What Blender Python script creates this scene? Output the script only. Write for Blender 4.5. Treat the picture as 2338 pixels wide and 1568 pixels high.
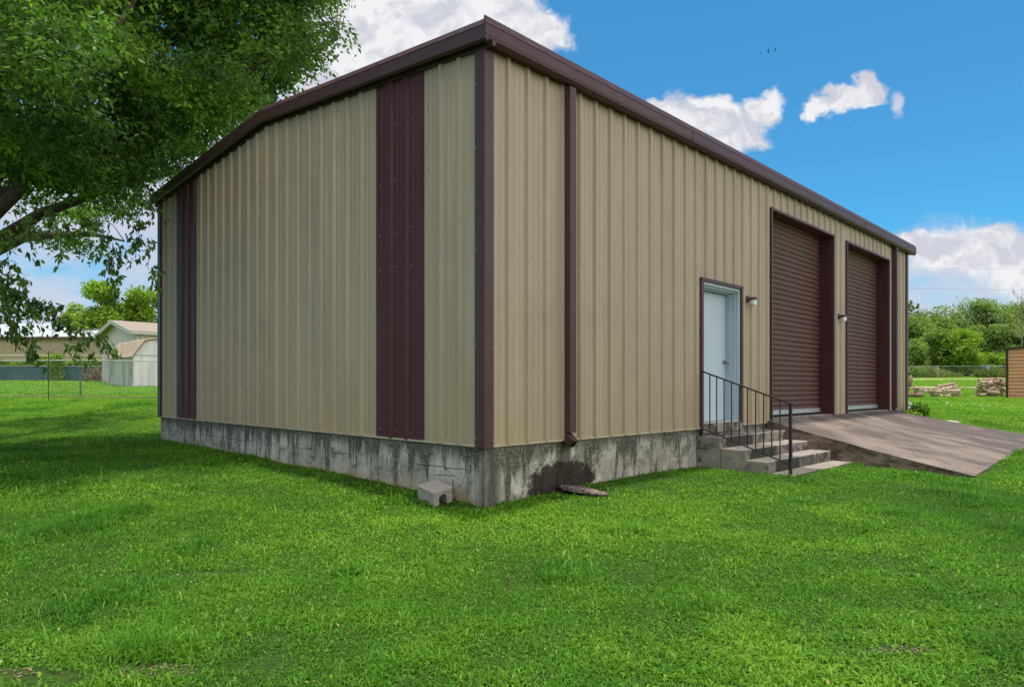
import bpy, math, random
import numpy as np
from mathutils import Vector, Matrix
random.seed(7); RNG = np.random.default_rng(7)
R = math.radians
for o in list(bpy.data.objects): bpy.data.objects.remove(o)
scene = bpy.context.scene
COL = scene.collection

# ------------------------------------------------------------------ camera
F_, CX_, HY_, CH = 1520.0, 1169.0, 883.0, 1.22     # focal length, centre and horizon in 2338 px wide units, eye height
cam_d = bpy.data.cameras.new('camera'); cam = bpy.data.objects.new('camera', cam_d); COL.objects.link(cam)
cam.location = (0, 0, CH); cam.rotation_euler = (R(90), 0, 0)
cam_d.sensor_width = 36; cam_d.lens = 36*F_/2338; cam_d.shift_y = (HY_-784)/2338
cam_d.clip_end = 2000; cam_d.clip_start = 0.05
scene.camera = cam

# ------------------------------------------------------------------ light
SUN_EL, SUN_AZ = R(85.5), R(15)      # azimuth measured from +Y towards +X
sd = bpy.data.lights.new('sun', 'SUN'); sd.energy = 2.3; sd.angle = R(2.5); sd.color = (1.0, .95, .86)
sun = bpy.data.objects.new('sun', sd); COL.objects.link(sun)
sv = Vector((math.sin(SUN_AZ)*math.cos(SUN_EL), math.cos(SUN_AZ)*math.cos(SUN_EL), math.sin(SUN_EL)))
sun.rotation_euler = sv.to_track_quat('Z', 'Y').to_euler(); sun.location = (0, 0, 30)

world = bpy.data.worlds.new("World"); scene.world = world; world.use_nodes = True
def build_world():
    nt = world.node_tree; N = nt.nodes; L = nt.links; N.clear()
    def nd(t, **k):
        n = N.new(t)
        for a, b in k.items(): setattr(n, a, b)
        return n
    def M(op, a, b=None, c=None, clamp=False):
        n = nd('ShaderNodeMath', operation=op, use_clamp=clamp)
        for i, v in enumerate((a, b, c)):
            if v is None: continue
            if isinstance(v, (int, float)): n.inputs[i].default_value = v
            else: L.new(v, n.inputs[i])
        return n.outputs[0]
    sky = nd('ShaderNodeTexSky'); sky.sky_type = 'NISHITA'; sky.sun_disc = False
    sky.sun_elevation = SUN_EL; sky.sun_rotation = SUN_AZ; sky.altitude = 200; sky.air_density = 1.0; sky.dust_density = 0.6; sky.ozone_density = 2.0
    tint = nd('ShaderNodeMix', data_type='RGBA', blend_type='MULTIPLY'); tint.inputs[0].default_value = 1
    L.new(sky.outputs[0], tint.inputs[6]); tint.inputs[7].default_value = SKY_TINT
    tc = nd('ShaderNodeTexCoord'); sp = nd('ShaderNodeSeparateXYZ'); L.new(tc.outputs['Generated'], sp.inputs[0])
    y = M('MAXIMUM', sp.outputs[1], 0.04)
    px = M('DIVIDE', sp.outputs[0], y); pz = M('DIVIDE', sp.outputs[2], y)
    cb = nd('ShaderNodeCombineXYZ'); L.new(px, cb.inputs[0]); L.new(pz, cb.inputs[1])
    def noise(vec, sc, det, rough, dist=0.0):
        n = nd('ShaderNodeTexNoise'); n.inputs['Scale'].default_value = sc; n.inputs['Detail'].default_value = det
        n.inputs['Roughness'].default_value = rough; n.inputs['Distortion'].default_value = dist
        L.new(vec, n.inputs['Vector']); return n
    base_p = cb.outputs[0]
    w1 = noise(base_p, 8.0, 3, .5); w2 = noise(base_p, 26.0, 4, .55); w3 = noise(base_p, 80.0, 3, .55)
    wp = base_p
    for wn, amp in ((w1, .085), (w2, .040), (w3, .012)):
        sb = nd('ShaderNodeVectorMath', operation='SUBTRACT'); L.new(wn.outputs['Color'], sb.inputs[0]); sb.inputs[1].default_value = (.5, .5, .5)
        sm = nd('ShaderNodeVectorMath', operation='MULTIPLY'); L.new(sb.outputs[0], sm.inputs[0]); sm.inputs[1].default_value = (amp, amp, 0)
        ad = nd('ShaderNodeVectorMath', operation='ADD'); L.new(wp, ad.inputs[0]); L.new(sm.outputs[0], ad.inputs[1]); wp = ad.outputs[0]
    n1 = noise(cb.outputs[0], 11.0, 9, .56, .35)      # puffs
    n2 = noise(cb.outputs[0], 38.0, 7, .62, .3)       # fine edge
    n3 = noise(cb.outputs[0], 6.5, 5, .55, .3)        # body shade
    stretch = nd('ShaderNodeMapping'); stretch.inputs['Scale'].default_value = (1.0, 3.2, 1); stretch.inputs['Rotation'].default_value = (0, 0, R(-12))
    L.new(cb.outputs[0], stretch.inputs[0])
    n4 = noise(stretch.outputs[0], 2.6, 7, .6, .4)   # thin wisps
    def blob(cx, cy, rx, ry, amp=1.0):
        c = ((cx-CX_)/F_, (HY_-cy)/F_); r = (rx/F_, ry/F_)
        s = nd('ShaderNodeVectorMath', operation='SUBTRACT'); L.new(wp, s.inputs[0]); s.inputs[1].default_value = (c[0], c[1], 0)
        m = nd('ShaderNodeVectorMath', operation='MULTIPLY'); L.new(s.outputs[0], m.inputs[0]); m.inputs[1].default_value = (1/r[0], 1/r[1], 0)
        l = nd('ShaderNodeVectorMath', operation='LENGTH'); L.new(m.outputs[0], l.inputs[0])
        return M('MULTIPLY', M('SUBTRACT', 1.25, l.outputs[1]), amp)
    solid = [(900, 60, 280, 170), (1100, 60, 130, 120), (1215, 75, 85, 62), (1190, 15, 40, 50), (760, 200, 160, 110),
             (1735, 243, 55, 44), (1690, 295, 62, 52), (1610, 262, 120, 56), (1510, 250, 45, 28), (1650, 335, 60, 40),
             (1980, 203, 46, 28), (1925, 226, 50, 26), (1878, 250, 36, 24), (1950, 222, 70, 18),
             (2270, 545, 80, 52), (2190, 580, 120, 56), (2070, 545, 60, 34), (2330, 590, 90, 70)]
    d = None
    for b in solid:
        v = blob(*b); d = v if d is None else M('SMOOTH_MAX', d, v, 0.15)
    d = M('ADD', d, M('MULTIPLY', M('SUBTRACT', n1.outputs[0], .5), 1.3))
    d = M('ADD', d, M('MULTIPLY', M('SUBTRACT', n2.outputs[0], .5), .9))
    cover = nd('ShaderNodeMapRange', interpolation_type='SMOOTHSTEP'); L.new(d, cover.inputs[0]); cover.inputs[1].default_value = .05; cover.inputs[2].default_value = .62
    # thin hazy white
    thin = [(200, 430, 420, 190), (330, 640, 120, 110), (60, 700, 210, 110), (2200, 700, 420, 90), (2230, 610, 330, 80), (430, 700, 200, 60), (2056, 228, 20, 34), (1500, 700, 700, 90), (420, 330, 260, 130)]
    t = None
    for b in thin:
        v = blob(*b); t = v if t is None else M('SMOOTH_MAX', t, v, 0.2)
    t = M('ADD', M('MINIMUM', t, .75), 0.0)
    t = M('ADD', t, M('MULTIPLY', M('SUBTRACT', n4.outputs[0], .5), 2.6))
    t = M('ADD', t, M('MULTIPLY', M('SUBTRACT', n1.outputs[0], .5), .6))
    cov2 = nd('ShaderNodeMapRange', interpolation_type='SMOOTHSTEP'); L.new(t, cov2.inputs[0]); cov2.inputs[1].default_value = -.25; cov2.inputs[2].default_value = .85; cov2.inputs[4].default_value = .92
    # behind the viewer: unseen scattered cloud, brightened and weighted right to fill the walls
    nb = noise(tc.outputs['Generated'], 2.2, 6, .55)
    cov3 = nd('ShaderNodeMapRange', interpolation_type='SMOOTHSTEP'); L.new(M('ADD', nb.outputs[0], M('MULTIPLY', sp.outputs[0], .075)), cov3.inputs[0]); cov3.inputs[1].default_value = .44; cov3.inputs[2].default_value = .58
    front = nd('ShaderNodeMapRange'); L.new(sp.outputs[1], front.inputs[0]); front.inputs[1].default_value = .12; front.inputs[2].default_value = .3
    up = nd('ShaderNodeVectorMath', operation='ADD'); L.new(wp, up.inputs[0]); up.inputs[1].default_value = (.004, .016, 0)
    ra = noise(wp, 13.0, 6, .55, .2); rb = noise(up.outputs[0], 13.0, 6, .55, .2)
    relief = M('MULTIPLY', M('SUBTRACT', ra.outputs[0], rb.outputs[0]), 2.6)
    shade = nd('ShaderNodeMapRange'); L.new(M('ADD', M('ADD', M('MULTIPLY', n3.outputs[0], .6), relief), M('MULTIPLY', d, -.06)), shade.inputs[0]); shade.inputs[1].default_value = .02; shade.inputs[2].default_value = .40
    cc = nd('ShaderNodeMix', data_type='RGBA'); L.new(shade.outputs[0], cc.inputs[0]); cc.inputs[6].default_value = CLOUD_LO; cc.inputs[7].default_value = CLOUD_HI
    th = nd('ShaderNodeMix', data_type='RGBA'); L.new(cov2.outputs[0], th.inputs[0]); th.inputs[7].default_value = CLOUD_THIN
    bgm = nd('ShaderNodeMix', data_type='RGBA', blend_type='MULTIPLY'); bgm.inputs[0].default_value = 1
    L.new(tint.outputs[2], bgm.inputs[6]); bgm.inputs[7].default_value = (SKY_STR,)*3+(1,)
    L.new(bgm.outputs[2], th.inputs[6])
    full = nd('ShaderNodeMix', data_type='RGBA'); L.new(cover.outputs[0], full.inputs[0]); L.new(th.outputs[2], full.inputs[6]); L.new(cc.outputs[2], full.inputs[7])
    back = nd('ShaderNodeMix', data_type='RGBA'); L.new(cov3.outputs[0], back.inputs[0]); L.new(bgm.outputs[2], back.inputs[6]); back.inputs[7].default_value = (1.15, 1.08, 1.02, 1)
    fin = nd('ShaderNodeMix', data_type='RGBA'); L.new(front.outputs[0], fin.inputs[0]); L.new(back.outputs[2], fin.inputs[6]); L.new(full.outputs[2], fin.inputs[7])
    bg = nd('ShaderNodeBackground'); L.new(fin.outputs[2], bg.inputs[0]); bg.inputs[1].default_value = 1.0
    out = nd('ShaderNodeOutputWorld'); L.new(bg.outputs[0], out.inputs[0])
SKY_STR = 0.085
SKY_TINT = (.25, .74, .90, 1)
CLOUD_HI = (.44, .445, .455, 1); CLOUD_LO = (.315, .32, .36, 1); CLOUD_THIN = (.325, .335, .39, 1)
build_world()
scene.view_settings.view_transform = 'Standard'; scene.view_settings.look = 'None'
scene.view_settings.exposure = 1.0; scene.view_settings.gamma = 1
scene.cycles.max_bounces = 5; scene.cycles.transparent_max_bounces = 6
scene.cycles.use_denoising = True

# ------------------------------------------------------------------ helpers
X0, Y0, S = -.276, 6.77, .70710678
def at(px, py, Y): return Vector(((px-CX_)/F_*Y, Y, CH-(py-HY_)/F_*Y))
def loc(u, w): return (X0+S*(u+w), Y0+S*(u-w))         # shed frame: u along the right wall, w outwards from it
def to_uw(x, y): return ((x-X0)+(y-Y0))*S, ((x-X0)-(y-Y0))*S

class MB:
    def __init__(s): s.v = []; s.f = []
    def add(s, vs, fs):
        n = len(s.v); s.v += [tuple(v) for v in vs]; s.f += [tuple(i+n for i in f) for f in fs]
    def quad(s, a, b, c, d): s.add([a, b, c, d], [(0, 1, 2, 3)])
    def box(s, x0, x1, y0, y1, z0, z1):
        s.add([(x0,y0,z0),(x1,y0,z0),(x1,y1,z0),(x0,y1,z0),(x0,y0,z1),(x1,y0,z1),(x1,y1,z1),(x0,y1,z1)],
              [(0,3,2,1),(4,5,6,7),(0,1,5,4),(1,2,6,5),(2,3,7,6),(3,0,4,7)])
    def hexa(s, p):   # 4 bottom, 4 top points
        s.add(p, [(0,3,2,1),(4,5,6,7),(0,1,5,4),(1,2,6,5),(2,3,7,6),(3,0,4,7)])
    def bar(s, a, b, wx, wz, up=(0,0,1)):
        a, b = Vector(a), Vector(b); d = (b-a).normalized(); side = d.cross(Vector(up))
        if side.length < 1e-4: side = Vector((1,0,0))
        side.normalize(); u = side.cross(d)
        c = [(-1,-1),(1,-1),(1,1),(-1,1)]
        s.hexa([a+side*(i*wx/2)+u*(j*wz/2) for i, j in c]+[b+side*(i*wx/2)+u*(j*wz/2) for i, j in c])
    def tube(s, pts, rs, n=8, cap=True):
        pts = [Vector(p) for p in pts]; k = len(pts)
        if isinstance(rs, (int, float)): rs = [rs]*k
        base = len(s.v); ref = Vector((.31,.17,.93)).normalized()
        for i, p in enumerate(pts):
            d = (pts[min(i+1, k-1)]-pts[max(i-1, 0)]).normalized()
            a = d.cross(ref)
            if a.length < .05: a = d.cross(Vector((1,0,0)))
            a.normalize(); b = d.cross(a)
            for j in range(n):
                t = 2*math.pi*j/n; s.v.append(tuple(p+(a*math.cos(t)+b*math.sin(t))*rs[i]))
        for i in range(k-1):
            for j in range(n):
                q = base+i*n; s.f.append((q+j, q+(j+1)%n, q+n+(j+1)%n, q+n+j))
        if cap:
            s.f.append(tuple(base+j for j in range(n))[::-1]); s.f.append(tuple(base+(k-1)*n+j for j in range(n)))
    def build(s, name, mat, parent=None, smooth=False, bevel=0):
        me = bpy.data.meshes.new(name); me.from_pydata(s.v, [], s.f); me.update()
        if smooth: me.polygons.foreach_set('use_smooth', [True]*len(me.polygons))
        o = bpy.data.objects.new(name, me); COL.objects.link(o)
        if mat: me.materials.append(mat)
        if parent: o.parent = parent
        if bevel:
            m = o.modifiers.new('bevel', 'BEVEL'); m.width = bevel; m.segments = 2; m.limit_method = 'ANGLE'
        return o
def tag(o, label=None, cat=None, group=None, kind=None):
    if label: o['label'] = label
    if cat: o['category'] = cat
    if group: o['group'] = group
    if kind: o['kind'] = kind
    return o
def empty(name, p, rz=0):
    o = bpy.data.objects.new(name, None); COL.objects.link(o); o.location = p; o.rotation_euler = (0, 0, rz); o.empty_display_size = .2
    return o
def shed_obj(o, u, w, z):     # place an object whose mesh is given in shed axes (x = u, y = -w) relative to (u, w, z)
    x, y = loc(u, w); o.location = (x, y, z); o.rotation_euler = (0, 0, R(45)); return o
def np_mesh(name, verts, polys, mat, tint=None, parent=None, smooth=False):
    """verts (n,3), polys (m,k) all the same size k"""
    me = bpy.data.meshes.new(name); n, (m, k) = len(verts), polys.shape
    me.vertices.add(n); me.vertices.foreach_set('co', np.ascontiguousarray(verts, dtype=np.float32).ravel())
    me.loops.add(m*k); me.loops.foreach_set('vertex_index', polys.astype(np.int32).ravel())
    me.polygons.add(m); me.polygons.foreach_set('loop_start', np.arange(0, m*k, k, dtype=np.int32))
    if smooth: me.polygons.foreach_set('use_smooth', np.ones(m, dtype=bool))
    me.update(calc_edges=True)
    if tint is not None:
        a = me.attributes.new('tint', 'FLOAT', 'POINT'); a.data.foreach_set('value', tint.astype(np.float32))
    o = bpy.data.objects.new(name, me); COL.objects.link(o); me.materials.append(mat)
    if parent: o.parent = parent
    return o

# value noise on numpy arrays
_G = np.random.default_rng(3).random((256, 256))
def vnoise(x, y, sc):
    x = np.asarray(x)*sc+1000; y = np.asarray(y)*sc+1000
    xi = np.floor(x).astype(int); yi = np.floor(y).astype(int); fx = x-xi; fy = y-yi
    fx = fx*fx*(3-2*fx); fy = fy*fy*(3-2*fy)
    g = lambda a, b: _G[a % 256, b % 256]
    return (g(xi,yi)*(1-fx)+g(xi+1,yi)*fx)*(1-fy)+(g(xi,yi+1)*(1-fx)+g(xi+1,yi+1)*fx)*fy

# ------------------------------------------------------------------ materials
class NT:
    def __init__(s, name):
        s.m = bpy.data.materials.new(name); s.m.use_nodes = True; s.t = s.m.node_tree; s.N = s.t.nodes; s.L = s.t.links
        s.b = s.N['Principled BSDF']; s.tc = s.N.new('ShaderNodeTexCoord')
    def sock(s, inp, v):
        if hasattr(v, 'is_linked') or isinstance(v, bpy.types.NodeSocket): s.L.new(v, inp)
        else: inp.default_value = v
    def set(s, **k):
        names = dict(color='Base Color', rough='Roughness', metal='Metallic', spec='Specular IOR Level', normal='Normal', alpha='Alpha', coat='Coat Weight')
        for a, v in k.items(): s.sock(s.b.inputs[names[a]], v)
        return s
    def mapping(s, scale=(1,1,1), locn=(0,0,0), src='Object', rot=(0,0,0)):
        m = s.N.new('ShaderNodeMapping'); s.L.new(s.tc.outputs[src], m.inputs[0]); m.inputs['Scale'].default_value = scale; m.inputs['Location'].default_value = locn; m.inputs['Rotation'].default_value = rot
        return m.outputs[0]
    def noise(s, scale=1, detail=4, rough=.55, vec=None, dist=0):
        n = s.N.new('ShaderNodeTexNoise'); n.inputs['Scale'].default_value = scale; n.inputs['Detail'].default_value = detail; n.inputs['Roughness'].default_value = rough; n.inputs['Distortion'].default_value = dist
        s.L.new(vec if vec is not None else s.tc.outputs['Object'], n.inputs['Vector']); return n.outputs[0]
    def ramp(s, fac, stops):
        r = s.N.new('ShaderNodeValToRGB'); e = r.color_ramp.elements
        while len(e) < len(stops): e.new(.5)
        for i, (p, c) in enumerate(stops):
            e[i].position = p; e[i].color = (c if len(c) == 4 else (*c, 1)) if not isinstance(c, (int, float)) else (c, c, c, 1)
        s.L.new(fac, r.inputs[0]); return r.outputs[0]
    def mr(s, v, a, b, c=0, d=1, smooth=True):
        n = s.N.new('ShaderNodeMapRange'); n.interpolation_type = 'SMOOTHSTEP' if smooth else 'LINEAR'; s.L.new(v, n.inputs[0])
        for i, q in zip((1,2,3,4), (a,b,c,d)): n.inputs[i].default_value = q
        return n.outputs[0]
    def math(s, op, a, b=None, clamp=False):
        n = s.N.new('ShaderNodeMath'); n.operation = op; n.use_clamp = clamp; s.sock(n.inputs[0], a)
        if b is not None: s.sock(n.inputs[1], b)
        return n.outputs[0]
    def mix(s, fac, a, b, mode='MIX'):
        n = s.N.new('ShaderNodeMix'); n.data_type = 'RGBA'; n.blend_type = mode; s.sock(n.inputs[0], fac)
        for i, c in ((6, a), (7, b)):
            if isinstance(c, tuple) and len(c) == 3: c = (*c, 1)
            s.sock(n.inputs[i], c)
        return n.outputs[2]
    def sep(s, src='Object'):
        n = s.N.new('ShaderNodeSeparateXYZ'); s.L.new(s.tc.outputs[src], n.inputs[0]); return n.outputs
    def bump(s, h, strength=.3, dist=.01):
        n = s.N.new('ShaderNodeBump'); n.inputs['Strength'].default_value = strength; n.inputs['Distance'].default_value = dist; s.L.new(h, n.inputs['Height']); s.L.new(n.outputs[0], s.b.inputs['Normal']); return s
    def attr(s, name):
        n = s.N.new('ShaderNodeAttribute'); n.attribute_name = name; return n.outputs['Fac']

def painted(name, col, rough=.38, var=.10, dirt=(.12,.10,.07), low_tint=False):
    t = NT(name)
    a = t.noise(vec=t.mapping((7,7,.35)), scale=1, detail=5)          # long vertical weathering runs
    b = t.noise(vec=t.mapping((1,1,1)), scale=1.3, detail=4)
    c = tuple(x*(1-var) for x in col); d = tuple(min(1, x*(1+var)) for x in col)
    k = t.ramp(a, [(.3, c), (.7, d)])
    k = t.mix(t.mr(b, .5, .85, 0, .22), k, dirt)
    if low_tint:  # warmer tint towards the bottom of the wall
        zz = t.sep()[2]; k = t.mix(t.math('MULTIPLY', t.mr(t.math('ADD', zz, t.math('MULTIPLY', a, 1.6)), 3.2, 1.2), .24), k, (.40,.27,.13))
        lap = t.noise(vec=t.mapping((1.1,1.1,0)), scale=1, detail=1); k = t.mix(t.math('MULTIPLY', t.mr(lap, .4, .6), .08), k, (.2,.2,.2))
    f = t.noise(scale=240, detail=2)
    k = t.mix(t.mr(f, .35, .65, 0, .08), k, (0,0,0))
    t.set(color=k, rough=t.mr(a, .3, .7, rough-.05, rough+.1), spec=.32)
    wv = t.noise(vec=t.mapping((1.2,1.2,.8)), scale=1.6, detail=2)
    t.bump(wv, .25, .01); return t.m
M_tan = painted('tan_paint', (.375, .300, .204), .45, .13, low_tint=True)
M_brown = painted('brown_paint', (.072, .016, .021), .5, dirt=(.05,.03,.03))
M_brown2 = painted('brown_trim_paint', (.070, .032, .034), .46, dirt=(.06,.045,.04))
M_roll = painted('brown_curtain_paint', (.098, .044, .036), .42, dirt=(.06,.04,.035))
M_doorpaint = painted('pale_door_paint', (.43, .52, .58), .4, .03, dirt=(.4,.42,.4))
M_frame = painted('pale_frame_paint', (.42, .49, .54), .4, .04, dirt=(.3,.3,.26))
def simple(name, col, rough=.5, metal=0, var=.15, sc=8, bump=0):
    t = NT(name); n = t.noise(scale=sc, detail=6)
    t.set(color=t.ramp(n, [(.3, tuple(x*(1-var) for x in col)), (.7, tuple(min(1,x*(1+var)) for x in col))]), rough=rough, metal=metal, spec=.4 if rough < .65 else .15)
    if bump: t.bump(n, bump, .01)
    return t.m
M_alu = simple('bare_aluminium', (.42,.42,.43), .42, .6)
M_screw = simple('screw_metal', (.30,.26,.19), .4, .3)
M_black = simple('black_rail_paint', (.022,.021,.024), .4)
M_galv = simple('galvanised_steel', (.36,.37,.37), .45, .7)
M_galvroof = simple('galvalume_roof', (.50,.52,.50), .42, .35, .12, 2)
M_glass = simple('ribbed_white_glass', (.72,.75,.76), .18)
M_knob = simple('worn_knob_metal', (.30,.29,.27), .3, .9)
def m_concrete():
    t = NT('stained_concrete'); s = t.sep(); u, v, z = s[0], s[1], s[2]
    base = t.ramp(t.noise(scale=2.2, detail=8, rough=.65), [(.28, (.17,.152,.118)), (.45, (.35,.325,.26)), (.7, (.58,.545,.455))])
    base = t.mix(t.mr(t.noise(scale=45, detail=3), .3, .75, 0, .35), base, (.16,.155,.14))
    # pale lime runs and black mildew runs, both stretched down the wall
    pale = t.mr(t.noise(vec=t.mapping((7,7,1.6), (3,1,4)), scale=1, detail=8, rough=.7), .52, .62)
    base = t.mix(t.math('MULTIPLY', pale, .55), base, (.62,.60,.52))
    st = t.noise(vec=t.mapping((5.0,5.0,.8)), scale=1, detail=10, rough=.72, dist=.35)
    top = t.mr(z, .30, .62, 0, .13, False)
    runs = t.mr(t.math('ADD', st, top), .52, .60)
    fine = t.noise(vec=t.mapping((22,22,2.2)), scale=1, detail=6, rough=.7)
    lip = t.mr(t.math('ADD', t.mr(z, .30, .61, 0, .55, False), t.math('MULTIPLY', fine, .7)), .60, .82)
    blot = t.mr(t.noise(vec=t.mapping((1.5,1.5,2.2), (7,2,3)), scale=1.6, detail=10, rough=.74), .50, .60)
    fz = t.mr(t.noise(scale=26, detail=5, rough=.75), .3, .6, .45, 1.0)
    dark = t.math('MAXIMUM', t.math('MULTIPLY', runs, .86), t.math('MULTIPLY', lip, .78))
    dark = t.math('MULTIPLY', t.math('MAXIMUM', dark, t.math('MULTIPLY', blot, .62)), fz)
    # black corner
    du = t.math('ABSOLUTE', t.math('SUBTRACT', u, .10)); dv = t.math('ABSOLUTE', t.math('SUBTRACT', v, .02))
    cor = t.math('MULTIPLY', t.mr(t.math('ADD', t.math('ADD', du, dv), t.math('MULTIPLY', t.noise(vec=t.mapping((6,6,2)), scale=1, detail=6), .35)), .42, .2), .82)
    dark = t.math('MAXIMUM', dark, cor)
    # wet patch below the spout
    q1 = t.math('POWER', t.math('MULTIPLY', t.math('SUBTRACT', u, 1.22), 1.55), 2.0)
    q2 = t.math('POWER', t.math('MULTIPLY', t.math('SUBTRACT', z, .12), 3.6), 2.0)
    wet = t.mr(t.math('ADD', t.math('SQRT', t.math('ADD', q1, q2)), t.math('MULTIPLY', t.noise(scale=7, detail=8, rough=.72), 1.5)), 1.80, 1.55)
    col_ = t.math('ABSOLUTE', t.math('SUBTRACT', u, 1.25))
    colm = t.mr(t.math('ADD', col_, t.math('MULTIPLY', t.noise(vec=t.mapping((8,8,1)), scale=1, detail=6), .22)), .24, .16)
    wet = t.math('MAXIMUM', wet, t.math('MULTIPLY', colm, .75))
    onright = t.mr(v, .12, .05)
    wet = t.math('MULTIPLY', wet, onright)
    col = t.mix(t.math('MULTIPLY', dark, 1.0, True), base, (.024,.022,.019))
    col = t.mix(t.math('MULTIPLY', wet, .93), col, (.026,.019,.015))
    # rusty soil splash along the foot
    foot = t.mr(t.math('ADD', z, t.math('MULTIPLY', t.noise(scale=3, detail=5), .25)), .34, .16)
    col = t.mix(t.math('MULTIPLY', t.math('MULTIPLY', foot, t.mr(v, .02, .3)), .55), col, (.42,.28,.15))
    # cold joint on the long left face
    wob = t.math('MULTIPLY', t.math('SUBTRACT', t.noise(vec=t.mapping((1.6,1.6,0)), scale=1, detail=8, rough=.7), .5), .12)
    jd = t.math('ABSOLUTE', t.math('ADD', t.math('SUBTRACT', z, .35), wob))
    jm = t.math('MULTIPLY', t.mr(jd, .007, .001), t.mr(v, .02, .06))
    col = t.mix(t.math('MULTIPLY', jm, t.mr(t.noise(scale=1.7, detail=3), .45, .56)), col, (.03,.028,.025))
    jl = t.math('MULTIPLY', t.mr(t.math('ABSOLUTE', t.math('SUBTRACT', t.math('ADD', t.math('SUBTRACT', z, .35), wob), .016)), .012, .002), t.mr(v, .02, .06))
    col = t.mix(t.math('MULTIPLY', jl, .22), col, (.46,.44,.38))
    # hairline cracks
    vo = t.N.new('ShaderNodeTexVoronoi'); vo.feature = 'DISTANCE_TO_EDGE'; vo.inputs['Scale'].default_value = 1.7
    t.L.new(t.mix(.16, t.mapping((1,1,1.4)), t.noise(scale=5, detail=5), 'ADD'), vo.inputs['Vector'])
    ck = t.math('MULTIPLY', t.mr(vo.outputs[0], .010, .002), t.mr(t.noise(scale=2.0), .5, .6))
    col = t.mix(t.math('MULTIPLY', ck, .75), col, (.05,.045,.04))
    t.set(color=col, rough=.95, spec=.0)
    h = t.math('ADD', t.noise(scale=16, detail=8, rough=.7), t.math('MULTIPLY', t.math('ADD', jm, ck), -.5))
    t.bump(h, .55, .012); return t.m
M_conc = m_concrete()
def m_step():
    t = NT('step_concrete'); s = t.sep(); z = s[2]
    geo = t.N.new('ShaderNodeNewGeometry'); sn = t.N.new('ShaderNodeSeparateXYZ'); t.L.new(geo.outputs['Normal'], sn.inputs[0])
    base = t.ramp(t.noise(scale=3.4, detail=8, rough=.65), [(.25, (.17,.145,.12)), (.55, (.27,.235,.20)), (.8, (.40,.36,.31))])
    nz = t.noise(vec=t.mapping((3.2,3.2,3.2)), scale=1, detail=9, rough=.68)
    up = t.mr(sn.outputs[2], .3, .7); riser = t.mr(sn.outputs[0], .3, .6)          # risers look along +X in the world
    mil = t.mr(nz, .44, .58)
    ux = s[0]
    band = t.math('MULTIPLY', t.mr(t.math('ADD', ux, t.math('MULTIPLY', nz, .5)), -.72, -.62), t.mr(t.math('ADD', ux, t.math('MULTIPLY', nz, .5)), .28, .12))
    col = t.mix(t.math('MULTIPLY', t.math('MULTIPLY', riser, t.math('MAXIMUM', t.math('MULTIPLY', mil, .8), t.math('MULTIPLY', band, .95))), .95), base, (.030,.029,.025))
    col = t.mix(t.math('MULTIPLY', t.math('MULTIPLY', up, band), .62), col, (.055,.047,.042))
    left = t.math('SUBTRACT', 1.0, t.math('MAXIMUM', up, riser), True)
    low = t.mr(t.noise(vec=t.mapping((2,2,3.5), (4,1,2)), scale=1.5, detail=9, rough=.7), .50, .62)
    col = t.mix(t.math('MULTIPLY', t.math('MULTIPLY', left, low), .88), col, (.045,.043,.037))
    # band above: a shadow strip down the steps, painted into risers and treads
    t.set(color=col, rough=.9, spec=.15); t.bump(t.noise(scale=30, detail=8, rough=.7), .4, .006); return t.m
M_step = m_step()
def m_ramp():
    t = NT('ramp_concrete'); s = t.sep()
    base = t.ramp(t.noise(scale=1.2, detail=9, rough=.66), [(.25, (.125,.098,.080)), (.5, (.215,.170,.140)), (.78, (.31,.25,.21))])
    br = t.noise(vec=t.mapping((.95,.6,1), rot=(0,0,R(-14))), scale=1.1, detail=12, rough=.72, dist=.6)
    far = t.mr(s[0], -3.6, 1.5, -.02, .07, False)
    col = t.mix(t.math('MULTIPLY', t.mr(t.math('ADD', br, far), .44, .64), .80), base, (.062,.052,.050))
    col = t.mix(t.mr(t.noise(scale=60, detail=4), .3, .8, 0, .4), col, (.12,.10,.085))
    ck = t.N.new('ShaderNodeTexVoronoi'); ck.feature = 'DISTANCE_TO_EDGE'; ck.inputs['Scale'].default_value = .55
    t.L.new(t.mix(.3, t.mapping((1,1,1)), t.noise(scale=2, detail=6), 'ADD'), ck.inputs['Vector'])
    cm = t.mr(ck.outputs[0], .008, .001); col = t.mix(t.math('MULTIPLY', cm, .6), col, (.05,.04,.035))
    geo = t.N.new('ShaderNodeNewGeometry'); sn = t.N.new('ShaderNodeSeparateXYZ'); t.L.new(geo.outputs['Normal'], sn.inputs[0])
    side = t.mr(sn.outputs[2], .7, .3)
    sc = t.ramp(t.noise(vec=t.mapping((2.2,2.2,5)), scale=1.5, detail=8, rough=.7), [(.38, (.05,.04,.033)), (.52, (.17,.125,.095)), (.7, (.33,.23,.17))])
    col = t.mix(side, col, sc)
    t.set(color=col, rough=.9, spec=.15); t.bump(t.noise(scale=18, detail=9, rough=.72), .5, .01); return t.m
M_ramp = m_ramp()
def leafmat(name, stops, trans=.35, rough=.45, spec=.4):
    t = NT(name); c = t.ramp(t.attr('tint'), stops)
    t.set(color=c, rough=rough, spec=spec)
    tr = t.N.new('ShaderNodeBsdfTranslucent'); cm = t.mix(1, c, (1.15,1.35,.55), 'MULTIPLY'); t.L.new(cm, tr.inputs[0])
    ms = t.N.new('ShaderNodeMixShader'); ms.inputs[0].default_value = trans
    t.L.new(t.b.outputs[0], ms.inputs[1]); t.L.new(tr.outputs[0], ms.inputs[2]); t.L.new(ms.outputs[0], t.N['Material Output'].inputs[0]); return t.m
M_leaf = leafmat('tree_leaves', [(0, (.040,.085,.018)), (.5, (.12,.235,.034)), (1, (.32,.48,.06))], .40, .55, .2)
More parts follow.
